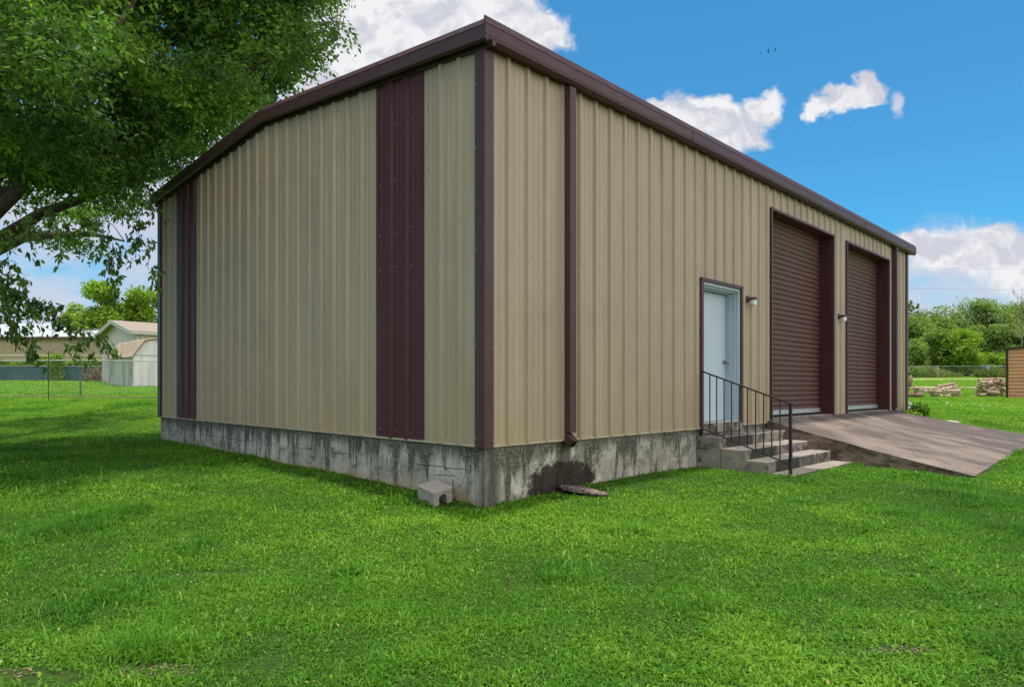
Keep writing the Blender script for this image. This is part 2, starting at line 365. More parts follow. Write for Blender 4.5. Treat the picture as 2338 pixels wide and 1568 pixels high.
M_leaf_y = leafmat('bright_tree_leaves', [(0, (.10,.17,.02)), (.5, (.25,.37,.04)), (1, (.42,.54,.08))], .42, .6, .2)
M_leaf_r = leafmat('far_tree_leaves', [(0, (.11,.155,.045)), (.5, (.24,.33,.085)), (1, (.44,.52,.17))], .4, .65, .2)
M_grass = leafmat('grass_blades', [(0, (.030,.112,.011)), (.45, (.080,.222,.015)), (.85, (.195,.365,.026)), (1, (.36,.36,.12))], .32, .6, .15)
M_weed = leafmat('tall_weeds', [(0, (.14,.18,.04)), (.5, (.28,.32,.09)), (1, (.50,.47,.22))], .3, .6)
M_bark = simple('grey_bark', (.075,.060,.045), .9, 0, .45, 9, .8)
M_bark_l = simple('pale_bark', (.20,.17,.135), .9, 0, .35, 6, .6)
def m_ground():
    t = NT('lawn_ground'); s = t.sep(); y = s[1]
    n = t.noise(scale=1.2, detail=9, rough=.65); n2 = t.noise(scale=30, detail=6, rough=.7); n3 = t.noise(scale=.16, detail=5)
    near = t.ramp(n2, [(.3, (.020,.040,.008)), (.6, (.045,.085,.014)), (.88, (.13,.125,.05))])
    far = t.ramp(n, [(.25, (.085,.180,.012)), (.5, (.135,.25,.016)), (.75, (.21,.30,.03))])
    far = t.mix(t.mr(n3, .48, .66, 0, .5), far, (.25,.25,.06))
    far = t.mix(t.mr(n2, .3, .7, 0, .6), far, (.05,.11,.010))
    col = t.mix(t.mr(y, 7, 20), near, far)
    t.set(color=col, rough=.95, spec=.1); t.bump(n2, .6, .03); return t.m
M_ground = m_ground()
M_dirt = simple('dry_pale_soil', (.36,.29,.17), .95, 0, .25, 1.2, .3)
M_wood = None
def m_log(name, a, b, c):
    t = NT(name); n = t.noise(vec=t.mapping((5,5,5)), scale=1.6, detail=8, rough=.65)
    oi = t.N.new('ShaderNodeObjectInfo')
    k = t.ramp(n, [(.3, a), (.5, b), (.72, c)])
    k = t.mix(t.math('MULTIPLY', oi.outputs['Random'], .55), k, (.30,.17,.09))
    t.set(color=k, rough=.9); t.bump(n, .5, .02); return t.m
M_log = m_log('peeled_wood', (.30,.21,.14), (.58,.45,.33), (.74,.63,.51))
M_logd = m_log('dark_old_wood', (.06,.05,.035), (.16,.13,.09), (.26,.22,.16))

# ------------------------------------------------------------------ terrain
_cp = [(0,0,0.0),(0,3,0.0),(-3,3,.02),(4,3,.0),(-8,6,.08),(9,6,.0),(-.276,6.6,-.02),(X0-S*.5,Y0+S*.5,.03),(X0-S*3.4,Y0+S*3.4,.09),(X0-S*9.8,Y0+S*9.8,.15),
       (*loc(.9,.1),.03),(*loc(2.6,.1),.07),(*loc(4.2,.1),.05),(*loc(4.3,1.5),0.02),(*loc(6.6,2.95),-.05),(*loc(6.5,1.3),.03),(*loc(13.4,3.1),.10),(*loc(14.9,.2),.50),(*loc(14.4,2.2),.19),(*loc(12,5),.06),
       (-15.3,23,.86),(-11.5,23,.84),(-18.5,22,.84),(-8,23,.8),(-12,17.5,.40),(-17,17,.42),(-14,13.5,.22),(-19,36,1.22),(-23,38,1.28),(-33,55,1.70),(-55,55,1.8),(-30,45,1.5),(-12,30,1.0),
       (20.8,28,.76),(17.8,30,.74),(23,28,.76),(14,22,.60),(30,25,.6),(28,42,1.14),(49,70,2.2),(42,70,2.2),(60,60,2.0),(0,40,1.2),(0,75,2.2),(-50,85,2.6),(50,90,2.6),(20,90,2.5),(-60,20,.6),(60,20,.5),(-40,0,.2),(40,0,0),(0,-12,0)]
_P = np.array(_cp, float)
def _rbf():
    X = _P[:, :2]; n = len(X); D = np.sqrt(((X[:, None]-X[None])**2).sum(-1)+.3)
    A = np.zeros((n+3, n+3)); A[:n, :n] = D - np.eye(n)*0.02; A[:n, n] = 1; A[:n, n+1:] = X; A[n, :n] = 1; A[n+1:, :n] = X.T
    b = np.zeros(n+3); b[:n] = _P[:, 2]; return np.linalg.solve(A, b)
_W = _rbf()
def hgt(x, y):
    x = np.asarray(x, float); y = np.asarray(y, float); sh = x.shape
    xc = np.clip(x.ravel(), -62, 62); yc = np.clip(y.ravel(), -12, 92); out = np.zeros(len(xc))
    for i in range(0, len(xc), 60000):
        a, b = xc[i:i+60000], yc[i:i+60000]
        D = np.sqrt((a[:, None]-_P[:, 0])**2+(b[:, None]-_P[:, 1])**2+.3)
        out[i:i+60000] = D@_W[:-3]+_W[-3]+_W[-2]*a+_W[-1]*b
    out += (vnoise(xc, yc, .8)-.5)*.03
    return out.reshape(sh)
def gz(x, y): return float(hgt(np.array([x]), np.array([y]))[0])
def terrain():
    t = np.linspace(-1, 1, 361); xs = np.sinh(t*5.2)/np.sinh(5.2)*900
    t2 = np.linspace(0, 1, 421); ys = -15+np.sinh(t2*5.0)/np.sinh(5.0)*900*1.0
    # denser rows around the near lawn
    ys = np.unique(np.concatenate([ys, np.linspace(1.5, 26, 130)]))
    GX, GY = np.meshgrid(xs, ys); GZ = hgt(GX, GY); ny, nx = GX.shape
    v = np.stack([GX.ravel(), GY.ravel(), GZ.ravel()], 1)
    i = (np.arange(ny-1)[:, None]*nx+np.arange(nx-1)[None]).ravel()
    f = np.stack([i, i+1, i+nx+1, i+nx], 1)
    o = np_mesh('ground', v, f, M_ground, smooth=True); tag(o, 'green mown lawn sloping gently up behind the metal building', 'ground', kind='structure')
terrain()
def strip(name, pts, width, mat, label):   # path laid 1.5 cm above the ground
    m = MB(); P = [Vector((*p, 0)) for p in pts]; fine = []
    for a, b in zip(P[:-1], P[1:]):
        k = max(2, int((b-a).length/1.5)); fine += [a.lerp(b, i/k) for i in range(k)]
    fine.append(P[-1])
    for i in range(len(fine)-1):
        q = []
        for j in (i, i+1):
            d = (fine[min(j+1, len(fine)-1)]-fine[max(j-1, 0)]).normalized(); nn = Vector((-d.y, d.x, 0))
            w = width*(.75+.5*float(vnoise(np.array([fine[j].x]), np.array([fine[j].y]), .35)[0]))
            for sgn in (-.5, .5):
                p = fine[j]+nn*w*sgn; q.append((p.x, p.y, gz(p.x, p.y)+.02))
        m.quad(q[0], q[2], q[3], q[1])
    tag(m.build(name, mat), label, 'track', kind='structure')
strip('path', [(14, 46), (24, 43.5), (34, 41.5), (60, 39)], 2.4, M_dirt, 'pale dirt track crossing the field just behind the woodpiles')
strip('path', [(22, 64), (45, 60), (70, 56)], 3.4, simple('dry_straw_soil', (.34,.33,.14), .95, 0, .25, 1.0, .3), 'straw coloured track nearer the chain link fence and trees')

strip('dirt_line', [(-17.6, 22.9), (-14.8, 23.2), (-11.2, 23.3)], .34, simple('dark_litter', (.17,.12,.07), .95, 0, .4, 3, .3), 'thin line of bare soil under the left chain link fence')
# ------------------------------------------------------------------ the metal building
BLD = empty('metal_building', (X0, Y0, 0), R(45))
tag(BLD, 'tan metal building with brown trim, pale door and two roll-up doors on stained concrete foundation', 'building')
LU, LV = 14.82, 9.87
ZB = .61
def zrake(v):      # underside line of the rake trim
    return 4.655+(5.235-4.655)*v/4.9 if v < 4.9 else 5.235-(5.235-4.98)*(v-4.9)/4.97
m = MB()
def fnd(m):
    m.hexa([(0,0,-.35),(LU,0,-.35),(LU,LV,-.35),(0,LV,-.35),(0,0,.607),(LU,0,.607),(LU,LV,.607),(0,LV,.607)])
fnd(m); m.build('foundation', M_conc, BLD, bevel=.012)
m = MB(); m.box(4.30, 5.58, -.035, .3, .53, .672); m.box(6.62, 13.4, -.02, .3, .5, .668)
m.build('door_sill', M_step, BLD, bevel=.01)

def profile(a, b, ribs, minor=True):
    """list of (position, outward offset) along the wall between a and b; ribs: list of major rib centres"""
    pts = [(a, .012)]
    rs = [r for r in ribs if a+.05 < r < b-.05]
    allr = sorted(rs)
    for i, r in enumerate(allr):
        pts += [(r-.036, .012), (r-.017, .045), (r+.017, .045), (r+.036, .012)]
    if minor:
        ex = []; rr = [r for r in ribs]
        for r0, r1 in zip(rr[:-1], rr[1:]):
            for f in (.36, .64):
                c = r0+(r1-r0)*f
                if a+.03 < c < b-.03: ex += [(c-.016, .012), (c-.007, .0185), (c+.007, .0185), (c+.016, .012)]
        pts += ex
    pts.append((b, .012)); pts.sort()
    return pts
ribR = [.312+.2955*k for k in range(-1, 52)]
def wall_right(m, a, b, openings):
    cuts = sorted({a, b, *[x for o in openings for x in o[:2] if a < x < b]})
    for c0, c1 in zip(cuts[:-1], cuts[1:]):
        zb = ZB+.004
        for o in openings:
            if o[0] <= (c0+c1)/2 <= o[1]: zb = o[2]
        P = profile(c0, c1, ribR)
        for (u0, d0), (u1, d1) in zip(P[:-1], P[1:]):
            if u1-u0 > 1e-5: m.quad((u0,-d0,zb),(u1,-d1,zb),(u1,-d1,4.70),(u0,-d0,4.70))
OPEN = [(4.30, 5.57, 2.80), (6.70, 9.60, 4.27), (10.40, 13.28, 4.27)]
m = MB(); wall_right(m, .02, LU-.02, OPEN)
m.build('siding', M_tan, BLD)['label'] = 'tan ribbed siding of the long right wall with the doors'; SIDE_R = bpy.data.objects['siding']
ribL = [.993-.62, .993-.31, .993, 1.303, 1.613]+[1.93+.3325*k for k in range(0, 24)]
def wall_left(m, a, b, lift=0):
    P = profile(a, b, ribL)
    if lift: P = [(a-.001, -.02)]+P+[(b+.001, -.02)]
    cutp = []
    for (v0, d0), (v1, d1) in zip(P[:-1], P[1:]):
        if v1-v0 < 1e-5: continue
        if v0 < 4.9 < v1:
            cutp.append(((v0, d0), (4.9, (d0+d1)/2))); cutp.append(((4.9, (d0+d1)/2), (v1, d1)))
        else: cutp.append(((v0, d0), (v1, d1)))
    for (v0, d0), (v1, d1) in cutp:
        m.quad((-d0-lift, v0, ZB+.004), (-d0-lift, v0, zrake(v0)+.06), (-d1-lift, v1, zrake(v1)+.06), (-d1-lift, v1, ZB+.004))
m = MB(); wall_left(m, .02, .985); m.build('siding', M_tan, BLD)['label'] = 'narrow tan siding strip next to the front corner'
m = MB(); wall_left(m, 1.940, 7.86); SIDE_L = m.build('siding', M_tan, BLD); SIDE_L['label'] = 'wide tan siding between the two brown stripes'
m = MB(); wall_left(m, 8.895, LV-.02); m.build('siding', M_tan, BLD)['label'] = 'tan siding strip at the far end of the gable wall'
m = MB(); wall_left(m, .985, 1.940, .004); m.build('accent_panel', M_brown, BLD)['label'] = 'dark brown ribbed stripe near the front corner'
m = MB(); wall_left(m, 7.86, 8.895, .004); m.build('accent_panel', M_brown, BLD)['label'] = 'dark brown ribbed stripe at the far end'
# back walls so that the shell is closed
m = MB(); m.box(LU-.05, LU-.01, .02, LV-.02, ZB, 4.7); m.box(.02, LU-.05, LV-.05, LV-.01, ZB, 4.9); m.build('rear_wall', M_tan, BLD)
# bottom edge flashing
MF = simple('pale_flashing', (.42,.36,.24), .5)
for b in ((-.030, -.002, .0, LV), (0, 4.28, -.030, -.002), (13.35, LU, -.030, -.002), (5.60, 6.66, -.030, -.002)):
    m = MB(); m.box(*b, ZB-.008, ZB+.012); m.build('base_flashing', MF, BLD)
# screws
def add_pattern(o, m, mat):     # merge small surface detail into an existing part
    import bmesh
    o.data.materials.append(mat); k = len(o.data.materials)-1
    bm = bmesh.new(); bm.from_mesh(o.data); vs = [bm.verts.new(v) for v in m.v]
    for f in m.f: bm.faces.new([vs[i] for i in f]).material_index = k
    bm.to_mesh(o.data); bm.free()
def screws():
    mR, mL = MB(), MB()
    def one(c, axis):
        m = mR if axis == 'y' else mL
        n = 6; r = .0085; h = .007
        for k in range(1):
            ring = []
            for j in range(n):
                t = 2*math.pi*j/n
                ring.append((c[0]+(r*math.cos(t) if axis == 'y' else 0), c[1]+(0 if axis == 'y' else r*math.cos(t)), c[2]+r*math.sin(t)))
            tip = [(p[0]*.45+c[0]*.55-(h if axis == 'x' else 0), p[1]*.45+c[1]*.55-(h if axis == 'y' else 0), p[2]*.45+c[2]*.55) for p in ring]
            fs = [(j, (j+1)%n, n+(j+1)%n, n+j) for j in range(n)]+[tuple(range(n, 2*n))]
            m.add(ring+tip, fs)
    rnd = random.Random(4)
    for z0 in (.70, 2.62, 3.66, 4.30):
        for r in ribR:
            if r < .2 or r > LU-.1: continue
            if any(o[0]-.06 < r < o[1]+.06 and z0 < o[2]+.05 for o in OPEN): continue
            if z0 > 4 and rnd.random() < .5: continue
            if z0 > 1 and rnd.random() < .45: continue
            one((r+.068, -.0125, z0+rnd.uniform(-.02,.02)), 'y')
    for z0 in (.70, 2.62, 3.05, 3.66, 4.30, 4.85):
        for r in ribL:
            if r < .1 or r > LV-.1 or zrake(r) < z0+.12: continue
            if z0 > 1 and rnd.random() < .45: continue
            one((-.0165, r-.075, z0+rnd.uniform(-.02,.02)), 'x')
    for z0 in (.70, 1.65, 2.62, 3.66, 4.30):
        one((-.0485, .085, z0), 'x'); one((.064, -.0485, z0-.03), 'y')
    add_pattern(SIDE_R, mR, M_screw); add_pattern(SIDE_L, mL, M_screw)
screws()
# corner trims
def trim_corner():
    m = MB(); t = .048
    m.box(-t, -t+.004, -t, .100, ZB-.012, 4.70); m.box(-t+.004, .078, -t, -t+.004, ZB-.012, 4.68)
    m.box(-t+.004, -.012, .096, .100, ZB-.012, 4.70); m.box(.074, .078, -t+.004, -.012, ZB-.012, 4.68)
    m.build('corner_trim', M_brown2, BLD)
    m = MB(); m.box(-t, -t+.004, LV-.11, LV+t, ZB-.012, 5.0); m.box(-t+.004, -.012, LV-.11, LV-.106, ZB-.012, 5.0); m.box(-t+.004, .1, LV+t-.004, LV+t, ZB-.012, 4.95)
    m.build('corner_trim', M_brown2, BLD)
    m = MB(); m.box(LU-.11, LU+t, -t, -t+.004, ZB-.012, 4.68); m.box(LU-.11, LU-.106, -t+.004, -.012, ZB-.012, 4.68); m.box(LU+t-.004, LU+t, -t+.004, .1, ZB-.012, 4.68)
    m.build('corner_trim', M_brown2, BLD)
trim_corner()
# gutter along the right wall: folded sheet profile (outward, height)
def gutter():
    prof = [(.012,4.660),(.100,4.660),(.104,4.640),(.125,4.640),(.165,4.665),(.175,4.700),(.170,4.800),(.176,4.806),(.150,4.885),(.128,4.905),(.110,4.900),(.02,4.905),(-.06,4.93)]
    m = MB(); k = len(prof); segs = [-.148, 3.2, 7.9, 7.905, 12.0, LU+.28]
    for u in segs:
        b = .0025 if 7.9 <= u < 7.906 else 0
        m.v += [((u if u > -.1 or p[0] > .12 else -.03), -p[0]-b*(u == 7.905), p[1]) for p in prof]
    for i in range(len(segs)-1):
        for j in range(k-1):
            q = i*k; m.f.append((q+j, q+k+j, q+k+j+1, q+j+1))
    n = (len(segs)-1)*k
    m.f.append(tuple(range(k))); m.f.append(tuple(n+j for j in range(k))[::-1])
    m.build('gutter', M_brown2, BLD)
    for u in (3.80, 11.1):
        m = MB(); m.box(u, u+.03, -.1795, -.168, 4.668, 4.80); m.build('gutter_joint', M_brown2, BLD)
gutter()
# rake trim along the gable
def rake():
    prof = [(.012,-.02),(.046,-.02),(.052,.045),(.075,.045),(.120,.0),(.150,.02),(.150,.150),(.157,.156),(.125,.225),(.085,.235),(.06,.22),(-.08,.215)]
    m = MB(); k = len(prof); vs = [-.166, 2.4, 4.9, 7.4, LV+.20]
    for v in vs:
        z = zrake(v); m.v += [(-p[0], v, z+p[1]) for p in prof]
    for i in range(len(vs)-1):
        for j in range(k-1):
            q = i*k; m.f.append((q+j, q+j+1, q+k+j+1, q+k+j))
    n = (len(vs)-1)*k
    m.f.append(tuple(range(k))[::-1]); m.f.append(tuple(n+j for j in range(k)))
    m.build('rake_trim', M_brown2, BLD)
    # folded corner piece
    m = MB()
    m.hexa([(-.125,-.152,4.86),(-.108,-.152,4.87),(-.06,-.09,4.90),(-.09,-.08,4.89),(-.140,-.160,4.870),(-.132,-.162,4.870),(-.06,-.09,4.91),(-.09,-.08,4.91)])
    m.build('corner_cap', M_brown2, BLD)
rake()
def roof():
    m = MB(); e = .012
    def zr(v): return zrake(v)+.215
    for a, b in ((-.02, 4.9), (4.9, LV+.15)):
        m.hexa([(-.02,a,zr(a)-.03),(LU+.35,a,zr(a)-.03),(LU+.35,b,zr(b)-.03),(-.02,b,zr(b)-.03),(-.02,a,zr(a)),(LU+.35,a,zr(a)),(LU+.35,b,zr(b)),(-.02,b,zr(b))])
        for i in range(48):
            if i == 0 and a > 1: continue
            x = -.075+i*.305; a0 = a; a = 2.7 if i == 0 else a
            m.hexa([(x,a,zr(a)),(x+.07,a,zr(a)),(x+.07,b,zr(b)),(x,b,zr(b)),(x+.02,a,zr(a)+.05),(x+.05,a,zr(a)+.05),(x+.05,b,zr(b)+.05),(x+.02,b,zr(b)+.05)]); a = a0
    m.build('roof', M_galvroof, BLD)
    m = MB(); z = zr(4.9); m.hexa([(-.06,4.7,z+.01),(LU+.38,4.7,z+.01),(LU+.38,5.1,z+.01),(-.06,5.1,z+.01),(-.06,4.88,z+.055),(LU+.38,4.88,z+.055),(LU+.38,4.92,z+.055),(-.06,4.92,z+.055)])
    m.build('ridge_cap', M_galvroof, BLD)
roof()
# downspouts
def downspout(u0, lab):
    m = MB(); p = .130; u0 -= .008; u1 = u0+.112
    m.hexa([(u0,-p,.70),(u1,-p,.70),(u1,-.014,.70),(u0,-.014,.70),(u0,-p,4.62),(u1,-p,4.62),(u1,-.014,4.655),(u0,-.014,4.655)])
    o = m.build('downspout', M_brown2, BLD, bevel=.006); o['label'] = lab
    m = MB(); d = Vector((0,-1,-.8)).normalized(); n = Vector((0,-.8,1)).normalized()
    a = Vector((u0, -.045, .685)); L_ = .14; t = .062
    pts = []
    for q in (a-n*t*.2, ):
        p0 = Vector((u0-.002, -.035, .66)); 
        for off in (Vector((0,0,0)), d*L_):
            for (x, h) in ((0,-.052), (.094,-.052), (.094,.052), (0,.052)):
                pts.append(p0+Vector((x,0,0))+n*h+off)
    m.hexa(pts[:4]+pts[4:]); s = m.build('spout_elbow', M_brown2, o, bevel=.006)
    m = MB(); c = Vector((u0-.002, -.035, .66))+d*(L_+.001)
    m.add([c+Vector((x,0,0))+n*h for (x, h) in ((.01,-.044),(.084,-.044),(.084,.044),(.01,.044))], [(0,1,2,3)])
    m.build('spout_opening', simple('dark_inside', (.01,.008,.008), .8), o)
downspout(1.198, 'brown square downspout near the front corner')
downspout(13.56, 'brown square downspout beyond the far roll-up door')
# roll-up doors
def rollup(u0, u1, zt, lab):
    D = .245; zb = .668
    m = MB(); per = .094; n = int((zt-zb-.10)/per)+1; z = zb+.10
    prof = []
    for i in range(n+1):
        for f, d in ((0,.0),(.06,.004),(.16,.013),(.30,.019),(.46,.020),(.62,.014),(.76,.003),(.86,-.006),(.94,-.006)):
            prof.append((z+(i+f)*per, d))
    for (z0, d0), (z1, d1) in zip(prof[:-1], prof[1:]):
        if z1 > zt+.25: break
        m.quad((u0-.02, D-d0, z0), (u1+.02, D-d0, z0), (u1+.02, D-d1, z1), (u0-.02, D-d1, z1))
    o = m.build('roll_up_door', M_roll, BLD, smooth=True); o['label'] = lab
    m = MB(); m.box(u0+.01, u1-.01, D-.035, D+.01, zb+.045, zb+.125); m.box(u0+.01, u1-.01, D-.06, D-.035, zb+.045, zb+.056)
    m.build('bottom_bar', M_alu, o, bevel=.003)
    m = MB(); m.box(u0+.01, u1-.01, D-.02, D+.005, zb+.008, zb+.045); m.build('rubber_seal', simple('black_rubber', (.02,.02,.02), .8), o)
    # guides and jambs
    m = MB(); m.box(u1-.005, u1+.05, .0, D+.03, zb-.03, zt+.05)
    m.box(u0-.05, u0+.005, .0, D+.03, zb-.03, zt+.05)
    m.box(u0-.05, u1+.05, .0, D+.10, zt, zt+.05)
    m.build('door_jamb', M_brown, BLD)
    m = MB(); m.box(u0-.045, u0+.0, -.052, .0, zb-.05, zt+.04); m.box(u1-.0, u1+.012, -.052, 0, zb-.05, zt+.04); m.box(u0+.0, u1, -.052, .0, zt-.002, zt+.04)
    m.build('door_trim', M_brown2, BLD, bevel=.003)
    for a, b in ((u0-.02, u0+.035), (u1-.035, u1+.004)):
        m = MB(); m.box(a, b, D-.045, D+.03, zb, zt); m.build('door_guide', simple('dark_guide', (.03,.02,.02), .5), BLD)
rollup(6.70, 9.60, 4.27, 'nearer brown corrugated roll-up door')
rollup(10.40, 13.28, 4.27, 'farther brown corrugated roll-up door')
# walk door
def walkdoor():
    u0, u1, zt, zb = 4.30, 5.57, 2.80, .672
    D = .19
    m = MB(); m.box(u0-.03, u0+.035, -.052, .0, zb-.06, zt+.02); m.box(u1-.035, u1+.025, -.052, .0, zb-.02, zt+.02); m.box(u0-.03, u1+.025, -.056, .0, zt-.02, zt+.03)
    m.build('door_trim', M_brown2, BLD, bevel=.003)
    fr = MB()
    for (a, b, d0, d1, drop) in ((.035, .075, -.02, .05, .06), (.065, .085, .03, .13, .085), (.075, .10, .11, .25, .10)):
        fr.box(u0+.02, u0+b, d0, d1, zb, zt-.02); fr.box(u1-b, u1-.02, d0, d1, zb, zt-.02); fr.box(u0+.02, u1-.02, d0+.001, d1-.001, zt-drop, zt-.015)
    f = fr.build('door_frame', M_frame, BLD, bevel=.004)
    m = MB(); m.box(u0+.09, u1-.105, D, D+.045, zb+.02, zt-.11); d = m.build('door', M_doorpaint, BLD, bevel=.003); d['label'] = 'pale blue-white flush walk door'
    m = MB(); m.box(u1-.105, u1-.09, D+.01, D+.04, zb, zt-.1); m.box(u0+.09,u1-.09,D+.02,D+.05,zt-.115,zt-.09); m.build('door_gap', simple('door_gap_dark', (.03,.035,.04), .8), BLD)
    m = MB(); m.tube([(u1-.17, D, 1.62), (u1-.17, D-.02, 1.62)], .030, 12); m.tube([(u1-.17, D-.02, 1.62), (u1-.17, D-.045, 1.62)], .013, 10)
    m.tube([(u1-.17, D-.042, 1.62), (u1-.17, D-.055, 1.62), (u1-.17, D-.075, 1.62), (u1-.17, D-.088, 1.62)], [.018,.031,.030,.016], 12)
    m.build('knob', M_knob, d, smooth=True)
    m = MB(); m.box(u0+.03, u1-.03, -.03, .25, zb, zb+.018); m.build('threshold', simple('pale_threshold', (.40,.42,.40), .5, .3), BLD)
walkdoor()
def lamp(u, z, lab):
    m = MB(); m.tube([(u,-.012,z+.03),(u,-.035,z+.03),(u,-.05,z+.03)], [.058,.056,.040], 16); m.tube([(u,-.04,z+.03),(u,-.085,z+.03),(u,-.115,z+.025)], [.026,.022,.02], 10)
    o = m.build('wall_lamp', simple('rusty_brown_lamp', (.095,.035,.028), .45), BLD, smooth=True); o['label'] = lab
    m = MB(); c = -.125; m.tube([(u,c,z+.050),(u,c,z+.045),(u,c,z+.005)], [.045,.056,.056], 18); m.build('lamp_cap', simple('lamp_cap_brown', (.085,.032,.026), .4), o, smooth=False)
    m = MB(); pr = [(.0,.050),(-.02,.051),(-.023,.047),(-.035,.052),(-.046,.048),(-.05,.051),(-.062,.047),(-.080,.040),(-.094,.026),(-.099,.006)]
    m.tube([(u,c,z+p[0]+.004) for p in pr], [p[1] for p in pr], 18); m.build('glass_globe', M_glass, o, smooth=True)
lamp(5.80, 2.62, 'brown wall lamp with white glass globe beside the walk door')
lamp(9.93, 2.65, 'brown wall lamp with white glass globe between the roll-up doors')

# ------------------------------------------------------------------ steps, railing, ramp
def steps():
    m = MB(); u0 = 4.20; bu, bw = 5.3, .7
    def b(ua, ub, wa, wb, za, zb): m.box(ua-bu, ub-bu, -(wb-bw), -(wa-bw), za, zb)
    b(u0, 6.46, .0, .377, -.25, .50); b(u0, 6.455, .379, .755, -.25, .348); b(u0, 6.49, .757, 1.081, -.25, .208); b(u0+.02, 6.6, 1.083, 1.40, -.25, .052)
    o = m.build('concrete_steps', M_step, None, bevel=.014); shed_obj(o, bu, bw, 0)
    tag(o, 'four weathered concrete steps with black mildew and a painted shadow band below the pale walk door', 'steps')
steps()
def railing():
    bu, bw = 4.30, .7
    t = empty('handrail', (*loc(bu, bw), .05), R(45)); tag(t, 'black metal handrail with thin balusters on left side of the concrete steps', 'railing')
    P = lambda w, z: (0, -(w-bw), z-.05)
    top = lambda w: 1.462+(1.0-1.462)*w/1.336
    bot = lambda w: .612+(.185-.612)*(w-.03)/1.306
    m = MB(); m.bar(P(-.03, top(-.03)), P(1.43, top(1.44)-.0), .036, .020); m.build('top_rail', M_black, t, bevel=.004)
    m = MB(); m.bar(P(.03, bot(.03)), P(1.32, bot(1.32)), .026, .014); m.build('bottom_rail', M_black, t)
    for w, z0, z1 in ((.035, .50, top(.035)), (1.336, .05, top(1.336))):
        m = MB(); m.bar(P(w, z0), P(w, z1-.008), .036, .036, (0,1,0)); m.build('post', M_black, t)
        m = MB(); m.bar(P(w, z0), P(w, z0+.008), .085, .085, (0,1,0)); m.build('foot_plate', M_black, t)
    for px in (1642, 1660, 1679.5, 1698, 1718, 1738, 1758, 1777, 1796, 1815):
        k = (px*1.0-1642)/(1815-1642)
        # even spacing on the rail, checked against the photograph
        w = .165+k*1.03
        m = MB(); m.bar(P(w, bot(w)), P(w, top(w)-.006), .013, .013, (0,1,0)); m.build('baluster', M_black, t)
railing()
def ramp():
    bu, bw = 10.0, 1.4; nU, nW = 50, 22; U0, U1, W1 = 6.50, 13.50, 2.96
    v = []; 
    rnd = np.random.default_rng(5)
    for i in range(nU+1):
        for j in range(nW+1):
            u = U0+(U1-U0)*i/nU; w = .02+(W1-.02)*j/nW
            ztoe = -.015+.16*(u-U0)/(U1-U0); f = j/nW
            z = .655+(ztoe-.655)*f - .02*math.sin(math.pi*f)
            z += (float(vnoise(np.array([u]), np.array([w]), 1.1)[0])-.5)*.012
            uu = u+(float(vnoise(np.array([w*3]), np.array([7.]), 1.)[0])-.5)*.05*(i in (0, nU)); ww = w+(float(vnoise(np.array([u*2]), np.array([3.]), 1.)[0])-.5)*.08*(j == nW)
            v.append((uu-bu, -(ww-bw), z))
    n = len(v); f = []; W = nW+1
    for i in range(nU):
        for j in range(nW): f.append((i*W+j, i*W+j+1, (i+1)*W+j+1, (i+1)*W+j))
    edge = [(i*W) for i in range(nU+1)]+[nU*W+j for j in range(1, W)]+[(i*W+nW) for i in range(nU-1, -1, -1)]+[j for j in range(nW-1, 0, -1)]
    for e in edge: v.append((v[e][0], v[e][1], -.35))
    k = len(edge)
    for a in range(k):
        b = (a+1)%k; f.append((edge[a], edge[b], n+b, n+a))
    m = MB(); m.v = v; m.f = f; o = m.build('concrete_ramp', M_ramp); shed_obj(o, bu, bw, 0)
    tag(o, 'wide brownish concrete ramp sloping down from the roll-up doors', 'ramp')
ramp()
# small flat stone at the far edge of the ramp
def rock(name, c, r, seed, mat, label, cat, group=None, parts=14, rings=7):
    rnd = random.Random(seed); m = MB(); v = []
    for i in range(rings+1):
        ph = math.pi*i/rings
        for j in range(parts):
            t = 2*math.pi*j/parts; q = 1+.18*math.sin(3*t+seed)+rnd.uniform(-.12,.12)
            sx = math.copysign(abs(math.sin(ph))**.55, 1)*q
            v.append((r[0]*sx*math.cos(t), r[1]*sx*math.sin(t), r[2]*math.copysign(abs(math.cos(ph))**.6, math.cos(ph))*(1+rnd.uniform(-.08,.08))))
    f = [(i*parts+j, i*parts+(j+1)%parts, (i+1)*parts+(j+1)%parts, (i+1)*parts+j) for i in range(rings) for j in range(parts)]
    m.v = v; m.f = f; o = m.build(name, mat, smooth=True); o.location = c; tag(o, label, cat, group); return o
M_stone = simple('pale_stone', (.42,.40,.34), .9, 0, .25, 10, .6)
p = loc(13.9, 1.02); rock('flat_stone', (p[0], p[1], gz(*p)+.05), (.34,.14,.05), 3, M_stone, 'pale flat stone lying in grass at far edge of the ramp', 'stone')
def slab_mat():
    t = NT('rusty_rubble_slab'); n = t.noise(scale=34, detail=5, rough=.7)
    t.set(color=t.ramp(n, [(.36, (.045,.03,.025)), (.5, (.13,.085,.07)), (.62, (.33,.27,.23)), (.75, (.50,.45,.40))]), rough=.9); t.bump(n, .8, .02); return t.m
sl = rock('broken_slab', (.80, 7.42, gz(.8, 7.42)+.035), (.29,.15,.030), 9, slab_mat(), 'broken reddish concrete slab on the grass under the front downspout', 'slab', parts=22, rings=8)
sl.rotation_euler = (R(-4), R(5), R(-33))
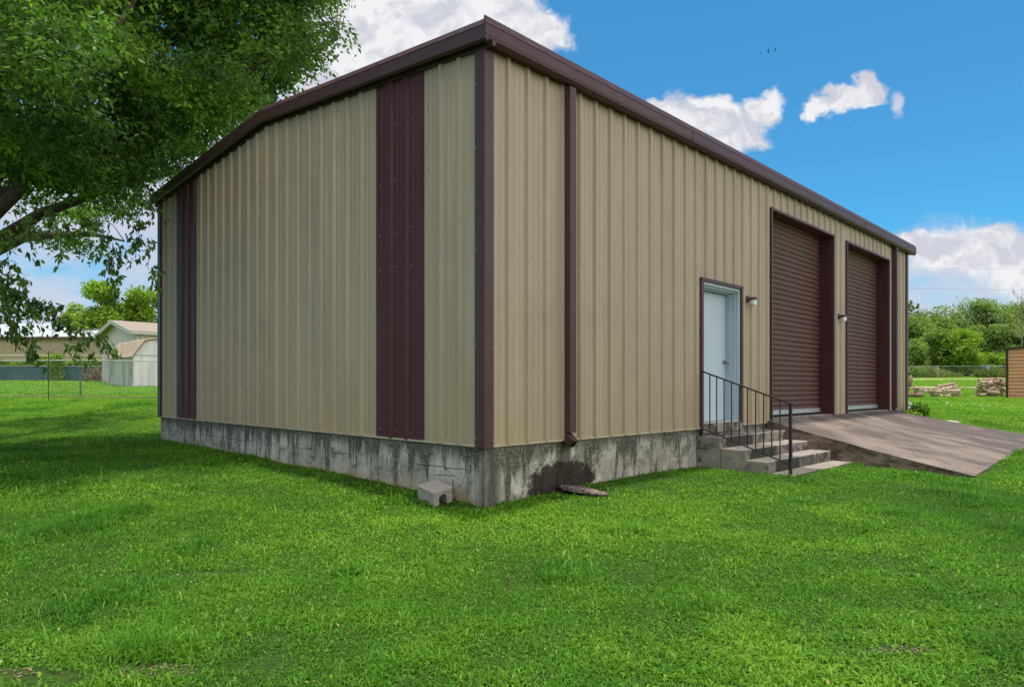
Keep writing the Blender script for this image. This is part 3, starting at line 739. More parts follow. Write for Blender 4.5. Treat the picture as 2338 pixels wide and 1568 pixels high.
# cinder block
def cinder():
    t = NT('block_concrete'); n = t.noise(scale=60, detail=6, rough=.7)
    t.set(color=t.ramp(n, [(.3, (.22,.18,.155)), (.55, (.36,.31,.27)), (.75, (.46,.41,.37))]), rough=.95); t.bump(n, .6, .006)
    m = MB(); Lx, Wy, H = .28, .235, .165
    # cross-section with arched core, seen from the open end (y, z)
    def arch(x0, x1, y0, y1, z1, r):
        out = [(y0, 0), (y0, z1), (y1, z1), (y1, 0)]
        cy = (y0+y1)/2; n = 10
        arc = [(cy+r*math.cos(a*math.pi/n), .062+r*math.sin(a*math.pi/n)) for a in range(n+1)]
        inner = [(cy+r, 0)]+arc+[(cy-r, 0)]
        # strips between outer rectangle and arch
        pts = inner; 
        def rim(p):
            ang = math.atan2(p[1]-.04, p[0]-cy)
            if p[1] < .062: return (y1 if p[0] > cy else y0, p[1])
            tx = (y1-cy)/max(1e-6, abs(math.cos(ang))); tz = (z1-.04)/max(1e-6, abs(math.sin(ang))); k = min(tx, tz)
            return (cy+math.cos(ang)*k, .04+math.sin(ang)*k)
        rims = [rim(p) for p in pts]
        for i in range(len(pts)-1):
            a, b, c, d = pts[i], pts[i+1], rims[i+1], rims[i]
            m.hexa([(x0,*a),(x1,*a),(x1,*b),(x0,*b),(x0,*d),(x1,*d),(x1,*c),(x0,*c)])
    arch(-Lx/2+.085, Lx/2, -Wy/2, Wy/2, H-.03, .050)
    m.box(-Lx/2, -Lx/2+.084, -Wy/2, -Wy/2+.05, -.04, H-.031); m.box(-Lx/2, -Lx/2+.084, Wy/2-.05, Wy/2, -.04, H-.031)
    m.box(Lx/2-.06, Lx/2+.001, -Wy/2-.001, -Wy/2+.055, -.06, .01); m.box(-Lx/2+.09, Lx/2-.061, -Wy/2+.001, -Wy/2+.03, -.06, .01)
    m.box(-Lx/2-.006, Lx/2+.006, -Wy/2-.006, Wy/2+.006, H-.03, H)
    o = m.build('cinder_block', t.m, bevel=.004)
    o.location = (-.80, 6.93, .035); o.rotation_euler = Matrix.Rotation(R(-40), 4, 'Z').to_euler()
    o.rotation_mode = 'QUATERNION'
    o.rotation_quaternion = (Matrix.Rotation(R(13), 4, 'X') @ Matrix.Rotation(R(-47), 4, 'Z')).to_quaternion()
    tag(o, 'grey half concrete block with arched opening standing by the foundation corner', 'concrete block')
cinder()

# ------------------------------------------------------------------ leaf and blade meshes
def leaves_mesh(name, C, D, L, W, mat, tint, parent=None, droop=.0, kind=None):
    """C centres(base) (n,3), D directions (n,3), L length (n), W width (n): folded six-point leaves"""
    n = len(C); D = D/np.linalg.norm(D, axis=1, keepdims=True)
    rv = RNG.normal(size=(n,3)); Sd = np.cross(D, rv); Sd /= np.linalg.norm(Sd, axis=1, keepdims=True); Nn = np.cross(Sd, D)
    L = L[:, None]; W = W[:, None]
    b = C; t = C+D*L+Nn*L*-.10
    l1 = C+D*L*.3+Sd*W*.5+Nn*W*.12; l2 = C+D*L*.68+Sd*W*.34+Nn*W*.05
    r1 = C+D*L*.3-Sd*W*.5+Nn*W*.12; r2 = C+D*L*.68-Sd*W*.34+Nn*W*.05
    v = np.stack([b,l1,l2,t,r2,r1], 1).reshape(-1,3); i = np.arange(n)[:, None]*6
    f = np.concatenate([i+np.array([0,3,2,1]), i+np.array([0,5,4,3])], 0)
    return np_mesh(name, v, f, mat, np.repeat(tint, 6), parent)

# ------------------------------------------------------------------ the big shade tree
def big_tree():
    base = Vector((-10.6, 11.6, gz(-10.6, 11.6)))
    T = empty('shade_tree', base); tag(T, 'large leafy shade tree overhanging the left end of the metal building', 'tree')
    rel = lambda p: tuple(Vector(p)-base)
    m = MB(); tr = [base+Vector((0,0,-.3)), base+Vector((.1,0,1.2)), base+Vector((.2,0,2.4)), base+Vector((.5,.1,3.4))]
    m.tube([rel(p) for p in tr], [.62,.46,.42,.40], 14); m.build('trunk', M_bark, T, smooth=True)
    fork = base+Vector((.45,.1,3.1))
    ends = [((-7.9,10.6,4.3),(-6.6,10.4,6.2),(-5.6,10.6,8.0)), ((-9.0,11.0,4.0),(-8.2,11.2,4.7),(-7.6,11.6,5.3)), ((-8.9,11.6,5.0),(-7.2,12.4,6.6),(-5.0,13.2,7.6),(-3.4,13.0,8.0)),
            ((-9.2,13.0,4.6),(-8.4,14.4,5.6),(-6.8,15.4,6.4)), ((-9.7,11.6,5.4),(-9.0,11.8,7.4),(-8.2,11.6,9.4)), ((-11.5,12.8,4.8),(-12.4,14.2,6.2)), ((-9.3,9.8,4.2),(-8.0,8.4,5.0),(-6.6,7.4,5.6)), ((-10.2,14.0,4.4),(-10.4,16.5,5.0),(-10.6,18.2,5.2)),
            ((-9.4,10.3,3.2),(-8.6,9.3,2.9),(-7.4,8.8,2.75),(-6.2,8.5,2.4))]
    skel = []
    for e in ends:
        pts = [fork-Vector((.3,0,.3))]+[Vector(p) for p in e]; k = len(pts)
        r0 = .13 if e[0][2] > 4.05 else (.2 if e[0][2] > 3.4 else .08)
        m = MB(); m.tube([rel(p) for p in pts], [r0*(1-.93*i/(k-1))+.012 for i in range(k)], 10); m.build('limb', M_bark, T, smooth=True)
        skel += pts[1:]
    skel = np.array([tuple(p) for p in skel])
    # crown volumes (centre, radii, weight)
    E = [((-7.0,11.0,6.6),(2.9,2.6,2.2),1.5), ((-4.75,13.2,8.1),(2.3,2.3,1.9),1.7), ((-6.3,14.0,6.5),(2.0,2.2,1.5),1.15), ((-7.5,11.0,5.1),(1.75,2.2,.70),.8),
         ((-6.05,8.3,5.4),(1.15,1.2,1.15),.42), ((-6.6,12.2,7.8),(1.3,1.3,1.1),.55), ((-8.0,12.0,9.3),(4.3,3.8,1.9),1.5), ((-8.0,14.4,5.4),(1.05,1.4,.95),.4), ((-10.8,17.0,6.2),(2.6,2.8,2.2),.8),
         ((-11.4,12.0,7.5),(3.0,3.6,3.0),1.0), ((-5.6,12.0,9.4),(2.6,3.0,1.3),1.5), ((-12.6,10.5,5.4),(1.9,2.4,1.5),.5), ((-4.3,14.6,7.4),(1.1,1.4,1.0),.3), ((-10.2,20.0,5.8),(2.0,2.0,1.5),.4)]
    Cs, tw = [], []
    lobe_t = []
    for c, r, w in E:
        nl = int(34*w); d = RNG.normal(size=(nl,3)); d /= np.linalg.norm(d, axis=1, keepdims=True)
        lc = np.array(c)+d*(RNG.random(nl)**.40)[:, None]*np.array(r)*.95
        for k in range(nl):
            if vnoise(np.array([lc[k,0]+lc[k,2]*.7]), np.array([lc[k,1]*.6+lc[k,2]]), .9)[0] < .24: continue
            R_ = RNG.uniform(.38, .80); npt = int(30*(R_/.6)**1.6); e = RNG.normal(size=(npt,3)); e /= np.linalg.norm(e, axis=1, keepdims=True); e[:,2] = np.where(e[:,2] < -.3, -e[:,2], e[:,2])
            Cs.append(lc[k]+e*(R_*RNG.random(npt)**.33)[:, None]*np.array([1,1,.62])); lobe_t.append(np.full(npt, RNG.normal()*.16))
    lobe_t = np.concatenate(lobe_t)
    q = np.concatenate(Cs)
    def inbld(q):
        u, w = to_uw(q[:,0], q[:,1]); return (u > -.35) & (w < .35) & (q[:,2] < 5.95)
    def sees_wall(q):   # keep sprays from hanging in front of the gable wall
        px = CX_+F_*q[:,0]/q[:,1]; u, w = to_uw(q[:,0], q[:,1]); return (px > 322) & (q[:,1] > 1) & (HY_-(q[:,2]-CH)/q[:,1]*F_ > 455-np.maximum(px-365, 0)*.8-38) & (px > 322)
    ok = ~inbld(q) & ~sees_wall(q); q = q[ok]; lobe_t = lobe_t[ok]
    hang = []   # drooping twigs given as real curves
    def h(px0, py0, px1, py1, Y, n, spread, bend=0):
        a, b = at(px0, py0, Y), at(px1, py1, Y-.1)
        for i in range(n):
            t = i/max(1, n-1); c = a.lerp(b, t); c.z += bend*math.sin(math.pi*t)
            hang.append((c.x+random.gauss(0, spread), c.y+random.gauss(0, spread*1.5), c.z+random.gauss(0, spread)))
        tm = MB(); k = 7; tm.tube([rel(a.lerp(b, i/(k-1))+Vector((.03*math.sin(i*1.9+px0), .03*math.cos(i*2.3), bend*math.sin(math.pi*i/(k-1))+.03*math.sin(i*1.3+py0)))) for i in range(k)], [.006-.0007*i for i in range(k)], 5); tm.build('twig', M_bark, T)
    def h2(*a): h(*a)
    h(130, 505, 137, 590, 7.4, 5, .02)
    h(205, 470, 250, 590, 9.0, 26, .09); h(245, 570, 262, 690, 8.8, 20, .05); h(225, 520, 275, 600, 9.2, 14, .08)
    h(285, 470, 330, 560, 9.6, 26, .09); h(318, 540, 358, 655, 9.2, 18, .05, .06); h(300, 430, 350, 480, 10.5, 24, .12)
    h(20, 500, 90, 545, 8.4, 22, .1); h(100, 480, 175, 530, 9, 24, .1); h(-20, 540, 40, 560, 8, 14, .09)
    h(-10, 595, 62, 628, 8.0, 7, .03, .05); h(-60, 640, 60, 690, 8.2, 26, .07); h(20, 660, 150, 735, 8.3, 26, .05); h(130, 725, 270, 795, 8.3, 26, .045)
    h(-30, 660, 30, 740, 8.0, 26, .08); h(20, 740, 95, 815, 8.0, 16, .04); h(0, 620, 60, 660, 8.4, 18, .08); h(60, 690, 120, 760, 8.3, 10, .05); h(150, 770, 215, 805, 8.1, 9, .04)
    h(60, 690, 130, 700, 8.5, 12, .05); h(-40, 700, 30, 720, 8.0, 22, .08)
    h_ = np.array(hang); ncl = len(q)
    allc = np.concatenate([q, h_]); isH = np.arange(len(allc)) >= ncl
    # twigs running from clumps towards the limbs, a sample of them
    m = MB(); idx = RNG.choice(ncl, 260, replace=False)
    for i in idx:
        p = Vector(q[i]); s = Vector(skel[np.argmin(((skel-q[i])**2).sum(1))]); a = p.lerp(s, min(1, 1.6/max(.5, (s-p).length)))
        m.tube([rel(a), rel(a.lerp(p,.35)+Vector((.05,.02,.10))), rel(a.lerp(p,.7)+Vector((-.03,.04,.11))), rel(p)], [.014,.010,.007,.003], 5, False)
    m.build('branches', M_bark, T)['kind'] = 'stuff'
    # leaves: each clump is a spray along an arching twig
    per = np.where(isH, 6, 19); ci = np.repeat(np.arange(len(allc)), per); n = len(ci)
    cdir = RNG.normal(size=(len(allc),3))*np.array([1,1,.35])+np.array([0,0,-.25]); cdir /= np.linalg.norm(cdir, axis=1, keepdims=True)
    cdir[isH] = np.array([0,0,-1])+RNG.normal(size=(isH.sum(),3))*.25
    t = RNG.random(n); reach = np.where(isH[ci], .07, .34)
    pos = allc[ci]+cdir[ci]*(t*reach)[:, None]+RNG.normal(size=(n,3))*np.where(isH[ci], .022, .07)[:, None]
    pos[:,2] -= (t**2)*np.where(isH[ci], 0, .12)
    d = cdir[ci]*.7+RNG.normal(size=(n,3))*np.array([.75,.75,.4])+np.array([0,0,-.45])
    L = np.where(isH[ci], .085, .098)*(.7+.55*RNG.random(n)); W = L*np.where(isH[ci], .44, .47)
    ctint = np.clip(.02+.75*vnoise(allc[:,0]*1.0+allc[:,2]*.5, allc[:,1]*.6+allc[:,2], .8)+np.concatenate([lobe_t, np.zeros(len(allc)-ncl)])+.10*RNG.normal(size=len(allc)), .02, .97)
    ctint[isH] = .05+.25*RNG.random(isH.sum()); tint = np.clip(ctint[ci]+.12*RNG.normal(size=n), 0, 1)
    leaves_mesh('crown', pos-np.array(base), d, L, W, M_leaf, tint, T)
big_tree()

# ------------------------------------------------------------------ generic background trees
def crown_tree(name, px, Y, top_py, wpx, seed, label, cat, group, mat, n=5200, leaf=.30, trunk_r=.16, lobes=11, low=.22, dense=1.0, barkm=None):
    rnd = np.random.default_rng(seed); x = (px-CX_)/F_*Y; zt = CH+(HY_-top_py)/F_*Y; g = gz(x, Y); H = zt-g; Rr = wpx/F_*Y/2
    base = Vector((x, Y, g)); T = empty(name, base); tag(T, label, cat, group)
    m = MB(); lean = rnd.normal(size=2)*.25
    m.tube([(0,0,-.2),(lean[0]*.4,lean[1]*.4,H*.25),(lean[0],lean[1],H*.55)], [trunk_r*1.3, trunk_r, trunk_r*.6], 8); m.build('trunk', barkm or M_bark, T, smooth=True)
    cs = []; lm = MB()
    for k in range(lobes):
        a = rnd.random()*6.28; rr = Rr*.62*rnd.random()**.5; zz = H*(low+(1-low)*(.18+.72*rnd.random())); sh = 1-.45*abs((zz/H-.55)/.45)
        c = np.array([rr*math.cos(a)*sh, rr*math.sin(a)*sh, zz]); cs.append((c, Rr*(.34+.2*rnd.random())))
        lm.tube([(lean[0]*.7,lean[1]*.7,H*.34), (c[0]*.5,c[1]*.5,(H*.34+c[2])*.5+.1), tuple(c)], [trunk_r*.45, trunk_r*.3, .02], 5, False)
    cs.append((np.array([0,0,H-Rr*.36]), Rr*.38))
    lm.build('limb', barkm or M_bark, T)
    P = []
    for c, r in cs:
        k = int(n/len(cs)); d = rnd.normal(size=(k,3)); d /= np.linalg.norm(d, axis=1, keepdims=True)
        p = c+d*(r*(rnd.random(k)**.4))[:, None]*np.array([1,1,.8])*(1+.14*rnd.normal(size=(k,1))); P.append(p)
    P = np.concatenate(P); P = P[(P[:,2] > H*low*.6) & (P[:,2] < H*1.03)]
    keep = vnoise(P[:,0]*1.0+P[:,2]*.8+seed, P[:,1]*.4+P[:,2]*.9, 1.3/max(.5, Rr*.35)) > .30/dense; P = P[keep]; k = len(P)
    tint = np.clip(.45+.25*vnoise(P[:,0]*2+seed, P[:,2]*2, 1.)-.12+.2*rnd.normal(size=k), 0, 1)
    D = rnd.normal(size=(k,3))*np.array([1,1,.6])+np.array([0,0,-.25])
    L = leaf*(.6+.8*rnd.random(k)); leaves_mesh('crown', P-D/np.linalg.norm(D,axis=1,keepdims=True)*L[:,None]*.5, D, L, L*.62, mat, tint, T)
    return T
GR = 'trees behind the far fence on the right'
_spec = [(2098, 88, 722, 95), (2150, 92, 700, 110), (2205, 96, 688, 120), (2262, 92, 684, 110), (2318, 94, 690, 115), (2372, 92, 688, 110)]
_lb = ['tall green tree at left end of the far treeline beside the metal building', 'tall tree second from left in the far treeline', 'tall tree in the middle of the far treeline with highest top',
       'tall tree right of middle in the far treeline', 'tall tree above the slatted shed roof at right of treeline', 'tall tree at the right frame edge of the far treeline']
for i, (px, Y, tp, w) in enumerate(_spec):
    crown_tree('tree', px, Y, tp, w*1.45, 20+i, _lb[i], 'tree', GR, M_leaf_r, 16000, .26, .17, 18, .10, barkm=M_bark_l)
_spec2 = [(2085, 80, 770, 70, 'low leafy tree at far left of the front row beyond the fence'), (2140, 82, 752, 85, 'rounded tree in the front row above the left woodpile'), (2188, 80, 748, 95, 'bright green tree in the front row between the woodpiles'),
          (2240, 84, 745, 80, 'mid green tree in front row above the right woodpile'), (2292, 82, 742, 90, 'mid green tree in front row directly above the slatted shed'), (2350, 82, 745, 80, 'front row tree cut by the right frame edge')]
for i, (px, Y, tp, w, lb) in enumerate(_spec2):
    crown_tree('tree', px, Y, tp, w*1.30, 40+i, lb, 'tree', GR, M_leaf_y if i == 2 else M_leaf_r, 11000, .24, .12, 14, .05, barkm=M_bark_l)
crown_tree('bush', 2268, 76, 806, 66, 61, 'bright green bush behind the fence beside the slatted shed', 'bush', None, M_leaf_y, 2600, .20, .05, 9, .02, 1.3)
crown_tree('bush', 2090, 72, 836, 60, 62, 'low grey-green shrub behind the fence near the metal building', 'bush', None, M_leaf_r, 1200, .16, .03, 6, .02, 1.3)
# left trees
GL = 'trees behind the neighbouring houses on the left'
for i, (px, Y, tp, w, lb) in enumerate([(172, 74, 690, 80, 'smaller bright green tree behind the long tan building'), (235, 70, 642, 120, 'tallest bright green tree behind the house gable'), (318, 72, 660, 110, 'bright green tree above the house roof beside the metal building'),
                                        (385, 74, 655, 100, 'bright green tree partly hidden by the metal building gable end')]):
    crown_tree('tree', px, Y, tp, w*1.1, 70+i, lb, 'tree', GL, M_leaf_y, 14000, .28, .2, 17, .12)
# bare dead tree at right
def bare_tree(px, Y, top, seed, label):
    rnd = random.Random(seed); x = (px-CX_)/F_*Y; g = gz(x, Y); H = CH+(HY_-top)/F_*Y-g
    T = empty('bare_tree', (x, Y, g)); tag(T, label, 'dead tree'); m = MB(); m.tube([(0,0,-.2),(.2,0,H*.5),(.1,0,H)], [.09,.05,.012], 7); m.build('trunk', M_bark_l, T)
    m = MB()
    for k in range(16):
        z = H*rnd.uniform(.4,.95); a = rnd.uniform(0,6.28); l = (H-z)*.6+.8
        e = (l*math.cos(a)*.8, l*math.sin(a)*.8, z+l*.75); m.tube([(.15,0,z),(e[0]*.5,e[1]*.5,z+l*.3),e], [.022,.014,.006], 5, False)
        for q in range(3):
            t = rnd.uniform(.4,.9); s = (e[0]*t,e[1]*t,z+l*.75*t); m.tube([s,(s[0]+rnd.uniform(-.6,.6),s[1]+rnd.uniform(-.6,.6),s[2]+rnd.uniform(.3,.9))], [.018,.006], 4, False)
    m.build('limb', M_bark_l, T)
bare_tree(2330, 78, 668, 5, 'bare pale dead tree rising above the treeline at right')

# ------------------------------------------------------------------ neighbouring buildings on the left
def m_ribbed(name, col, per, axis=0, depth=.25, rough=.5, streak=0):
    t = NT(name); s = t.sep(); w = t.math('FRACT', t.math('MULTIPLY', s[axis], 1/per))
    g = t.mr(t.math('ABSOLUTE', t.math('SUBTRACT', w, .5)), .40, .48)
    k = t.ramp(t.noise(scale=1.2, detail=5), [(.3, tuple(c*.88 for c in col)), (.7, col)])
    k = t.mix(t.math('MULTIPLY', g, depth), k, tuple(c*.45 for c in col))
    if streak:
        st = t.mr(t.noise(vec=t.mapping((3.5,3.5,.5)), scale=1, detail=7, rough=.65), .46, .62)
        k = t.mix(t.math('MULTIPLY', st, streak), k, (.16,.14,.09))
    t.set(color=k, rough=rough); t.bump(g, .4, .02); return t.m
def long_building():
    Y = 66; x1 = (243-CX_)/F_*Y; x0 = x1-34; zr = CH+(HY_-742)/F_*(Y+5); ze = CH+(HY_-771)/F_*Y
    T = empty('long_building', (x0, Y, 1.9)); tag(T, 'long low tan metal building with white roof behind the vine covered fence', 'building')
    m = MB(); m.box(0, 34, 0, 9, -.4, ze-1.9); m.build('wall', m_ribbed('far_tan_ribbed', (.36,.28,.17), .95), T)
    m = MB(); e = ze-1.9; r = zr-1.9
    m.hexa([(-.3,-.35,e-.02),(34.3,-.35,e-.02),(34.3,4.6,r-.02),(-.3,4.6,r-.02),(-.3,-.35,e+.10),(34.3,-.35,e+.10),(34.3,4.6,r+.1),(-.3,4.6,r+.1)])
    m.hexa([(-.3,4.6,r-.02),(34.3,4.6,r-.02),(34.3,9.4,e-.02),(-.3,9.4,e-.02),(-.3,4.6,r+.1),(34.3,4.6,r+.1),(34.3,9.4,e+.1),(-.3,9.4,e+.1)])
    m.build('roof', m_ribbed('far_white_roof', (.55,.57,.60), .9, 0, .12, .35), T)
    m = MB(); m.box(-.3, 34.3, -.42, -.36, e-.16, e+.06); m.build('fascia', simple('dark_fascia', (.10,.05,.03), .6), T)
long_building()
def house():
    A = Vector((-29.7, 48.0)); B = Vector((-23.85, 42.5)); g = B-A; gl = g.length; gd = g.normalized(); rz = math.atan2(gd.y, gd.x)
    z0 = 1.35; T = empty('house', (A.x, A.y, z0), rz); tag(T, 'pale gabled house with pinkish brown shingle roof behind the white barn shed', 'house')
    e, p, L = 4.78-z0, 5.72-z0, 13.0; W = gl
    wall = m_ribbed('house_siding', (.60,.52,.48), 1.2, 0, .35, .7)
    m = MB(); i = .45; sl = (p-e)/(W/2)
    m.add([(i,0,-.4),(W-i,0,-.4),(W-i,0,e+sl*i-.12),(W/2,0,p-.12),(i,0,e+sl*i-.12)], [(0,1,2,3,4)])
    m.quad((W-i,0,-.4),(W-i,L,-.4),(W-i,L,e+sl*i-.12),(W-i,0,e+sl*i-.12)); m.quad((i,L,-.4),(i,0,-.4),(i,0,e+sl*i-.12),(i,L,e+sl*i-.12))
    m.add([(i,L,-.4),(W-i,L,-.4),(W-i,L,e+sl*i-.12),(W/2,L,p-.12),(i,L,e+sl*i-.12)], [(4,3,2,1,0)]); m.build('wall', wall, T)
    m = MB(); o = -.45; t = .10
    for a, b in (((0,e),(W/2,p)), ((W/2,p),(W,e))):
        m.hexa([(a[0],o,a[1]-t),(b[0],o,b[1]-t),(b[0],L+.4,b[1]-t),(a[0],L+.4,a[1]-t),(a[0],o,a[1]),(b[0],o,b[1]),(b[0],L+.4,b[1]),(a[0],L+.4,a[1])])
    m.build('roof', simple('pinkish_shingles', (.30,.235,.19), .9, 0, .18, 9, .4), T)
    m = MB()
    for a, b in (((0,e),(W/2,p)), ((W/2,p),(W,e))):
        m.hexa([(a[0],o-.03,a[1]-.24),(b[0],o-.03,b[1]-.24),(b[0],o,b[1]-.24),(a[0],o,a[1]-.24),(a[0],o-.03,a[1]+.02),(b[0],o-.03,b[1]+.02),(b[0],o,b[1]+.02),(a[0],o,a[1]+.02)])
    m.box(W-.02, W+.06, o, L+.4, e-.2, e+.02)
    m.build('bargeboard', simple('weathered_white_board', (.48,.46,.40), .7), T)
    m = MB(); m.box(W-i+.02, W-i+.10, .3, .42, -.3, e-.05); m.build('downpipe', simple('white_pipe', (.55,.55,.52), .6), T)
    m = MB(); m.box(W-i+.01, W-i+.22, 1.4, 1.75, e-.62, e-.42); m.box(W-i+.01, W-i+.10, 1.5, 1.65, e-.75, e-.62); m.build('wall_light', simple('white_fixture', (.62,.62,.60), .5), T)
house()
def barn_shed():
    C = Vector((-20.5, 36.0)); sd = Vector((-2.9, 2.5)).normalized(); rz = math.atan2(-sd.y, -sd.x)   # local x points from the left end to the corner
    Ls = 3.8; A = C+sd*Ls; z0 = 1.18
    T = empty('barn_shed', (A.x, A.y, z0), rz); tag(T, 'small weathered white barn shaped shed with brown gambrel roof', 'shed')
    W = 3.4; h1, h2, h3 = 2.86-z0, 3.72-z0, 3.95-z0; k = .62
    # local y runs away along the front face
    m = MB(); m.quad((0,0,-.3),(Ls,0,-.3),(Ls,0,h1),(0,0,h1)); o = m.build('side_wall', m_ribbed('streaky_side', (.50,.47,.41), .4, 0, .2, .8, .75), T)
    m = MB(); m.add([(Ls,0,-.3),(Ls,W,-.3),(Ls,W,h1),(Ls,W-k,h2),(Ls,W/2,h3),(Ls,k,h2),(Ls,0,h1)], [tuple(range(7))]); m.add([(0,0,-.3),(0,W,-.3),(0,W,h1),(0,W-k,h2),(0,W/2,h3),(0,k,h2),(0,0,h1)], [tuple(range(7))[::-1]])
    m.quad((Ls,W,-.3),(0,W,-.3),(0,W,h1),(Ls,W,h1)); m.build('end_wall', m_ribbed('white_end_wall', (.78,.72,.75), .4, 1, .12, .8, .25), T)
    m = MB(); L0, L1, t = -.12, Ls+.10, .05; P = [(-.08,h1-.06),(k-.03,h2+.02),(W/2,h3+.03),(W-k+.03,h2+.02),(W+.08,h1-.06)]
    for a, b in zip(P[:-1], P[1:]):
        m.hexa([(L0,a[0],a[1]),(L1,a[0],a[1]),(L1,b[0],b[1]),(L0,b[0],b[1]),(L0,a[0],a[1]+t),(L1,a[0],a[1]+t),(L1,b[0],b[1]+t),(L0,b[0],b[1]+t)])
    t2 = NT('brown_shingle_rows'); s = t2.sep(); f = t2.math('FRACT', t2.math('MULTIPLY', s[2], 6.5)); g = t2.mr(f, .85, .97)
    kk = t2.mix(g, t2.ramp(t2.noise(scale=3, detail=6), [(.3,(.26,.19,.13)),(.7,(.42,.32,.23))]), (.14,.10,.07)); t2.set(color=kk, rough=.9)
    m.build('roof', t2.m, T)
    m = MB()
    for a, b in zip(P[:-1], P[1:]): m.bar((L1+.012, a[0], a[1]), (L1+.012, b[0], b[1]), .02, .07, (1,0,0))
    m.build('roof_edge', simple('dark_roof_edge', (.07,.06,.05), .7), T)
    m = MB(); m.box(Ls+.005, Ls+.02, .05, W, 1.72, 1.80); m.build('batten', simple('grey_batten', (.42,.42,.40), .8), T)
barn_shed()
def slat_shed():
    Y = 28.0; p = at(2300, 907, Y); T = empty('slatted_shed', (p.x, p.y, gz(p.x, p.y)-.02), R(-38)); tag(T, 'orange brown shed with horizontal boards and dark trim beside the right woodpile', 'shed')
    H = 2.04; W = 3.2; n = 14; hh = H/n; sl = .09
    m = MB()
    for i in range(n):
        z = i*hh; m.hexa([(0,-.045,z),(W,-.045,z),(W,0,z),(0,0,z),(0,-.006,z+hh-.012),(W,-.006,z+hh-.012),(W,0,z+hh-.012),(0,0,z+hh-.012)])
    m.hexa([(0,0,0),(W,0,0),(W,2.5,0),(0,2.5,0),(0,.001,H),(W,.001,H+sl*W),(W,2.5,H+sl*W),(0,2.5,H)])
    m.add([(0,0,H),(W,0,H),(W,0,H+sl*W),(0,0,H+.001)], [(0,1,2,3)])
    t = NT('orange_boards'); nn = t.noise(vec=t.mapping((.8,.8,12)), scale=1.5, detail=6); t.set(color=t.ramp(nn, [(.3,(.46,.21,.085)),(.6,(.60,.29,.13)),(.8,(.66,.37,.19))]), rough=.55)
    m.build('board_wall', t.m, T)
    dk = simple('dark_brown_trim', (.035,.02,.014), .5)
    m = MB(); m.box(-.06, .03, -.06, .03, 0, H); m.build('corner_post', dk, T)
    m = MB(); m.hexa([(-.12,-.12,H),(W+.1,-.12,H+sl*W),(W+.1,2.6,H+sl*W),(-.12,2.6,H),(-.12,-.12,H+.06),(W+.1,-.12,H+sl*W+.06),(W+.1,2.6,H+sl*W+.06),(-.12,2.6,H+.06)]); m.build('roof', dk, T)
slat_shed()
def white_shed():
    Y = 76; p = at(2069, 840, Y); g = gz(p.x, p.y); T = empty('white_hut', (p.x-2.2, p.y, g), R(10)); tag(T, 'small white roofed hut beyond the fence at the metal building edge', 'hut')
    m = MB(); m.box(0,2.6,0,2.4,-.2,1.1); m.build('wall', simple('white_board', (.6,.6,.57), .7), T)
    m = MB(); h = CH+(HY_-827)/F_*Y-g
    m.hexa([(-.2,-.2,1.05),(2.8,-.2,1.05),(2.8,1.2,h),(-.2,1.2,h),(-.2,-.2,1.12),(2.8,-.2,1.12),(2.8,1.2,h+.07),(-.2,1.2,h+.07)]); m.hexa([(-.2,1.2,h),(2.8,1.2,h),(2.8,2.6,1.05),(-.2,2.6,1.05),(-.2,1.2,h+.07),(2.8,1.2,h+.07),(2.8,2.6,1.12),(-.2,2.6,1.12)])
    m.build('roof', simple('white_roof_sheet', (.75,.75,.74), .6), T)
white_shed()

# ------------------------------------------------------------------ fences
def chain_fence(name, pts, H, label, spacing=3.0, wire=.0022, cell=.10, posts=None, post_r=.026, flat=None, group=None):
    o0 = Vector((*pts[0], gz(*pts[0]))); T = empty(name, o0); tag(T, label, 'fence', group)
    mesh = MB(); 
    for (a, b) in zip(pts[:-1], pts[1:]):
        a, b = Vector((*a, gz(*a))), Vector((*b, gz(*b))); L_ = (b.xy-a.xy).length; d = (b-a)/L_; side = Vector((-d.y, d.x, 0)).normalized()
        n = max(1, round(L_/spacing))
        for i in range(n+1):
            p = a+d*(L_*i/n); g = gz(p.x, p.y); m = MB(); q = p-o0; m.tube([(q.x,q.y,g-o0.z-.1),(q.x,q.y,p.z-o0.z+H+.03)], post_r, 8); m.tube([(q.x,q.y,p.z-o0.z+H+.03),(q.x,q.y,p.z-o0.z+H+.07)], [post_r*1.2,.006], 8); m.build('post', M_galv, T)
        m = MB(); m.tube([a-o0+Vector((0,0,H)), b-o0+Vector((0,0,H))], .021, 8); m.build('top_rail', M_galv, T)
        k = int(L_/cell)
        for i in range(-int(H/cell), k+1):
            for sg in (1, -1):
                s0, s1 = i*cell, i*cell+H; z0, z1 = 0.02, H
                if sg < 0: s0, s1 = s1, s0
                # clip to the panel
                def clip(sa, za, sb, zb):
                    if sa > sb: sa, za, sb, zb = sb, zb, sa, za
                    if sb <= 0 or sa >= L_: return None
                    if sa < 0: za += (zb-za)*(-sa)/(sb-sa); sa = 0
                    if sb > L_: zb = za+(zb-za)*(L_-sa)/(sb-sa); sb = L_
                    return sa, za, sb, zb
                c = clip(s0, z0, s1, z1)
                if not c: continue
                pa = a+d*c[0]+Vector((0,0,c[1]))+side*sg*wire-o0; pb = a+d*c[2]+Vector((0,0,c[3]))+side*sg*wire-o0
                mesh.tube([pa, pb], wire, 3, False)
    mesh.build('wire_mesh', M_galv, T)
    return T, o0
chain_fence('chain_link_fence', [(-21.0, 18.6), (-15.3, 23.6), (-9.0, 29.5), (-4, 34)], 1.28, 'galvanised chain link fence crossing the left lawn nearest the metal building', 3.8, .0022, .11)
FT, fo = chain_fence('chain_link_fence', [(-52, 51.5), (-33.2, 55.0)], 1.22, 'far chain link fence with blue-green privacy screen on the left', 4.5, .006, .22)
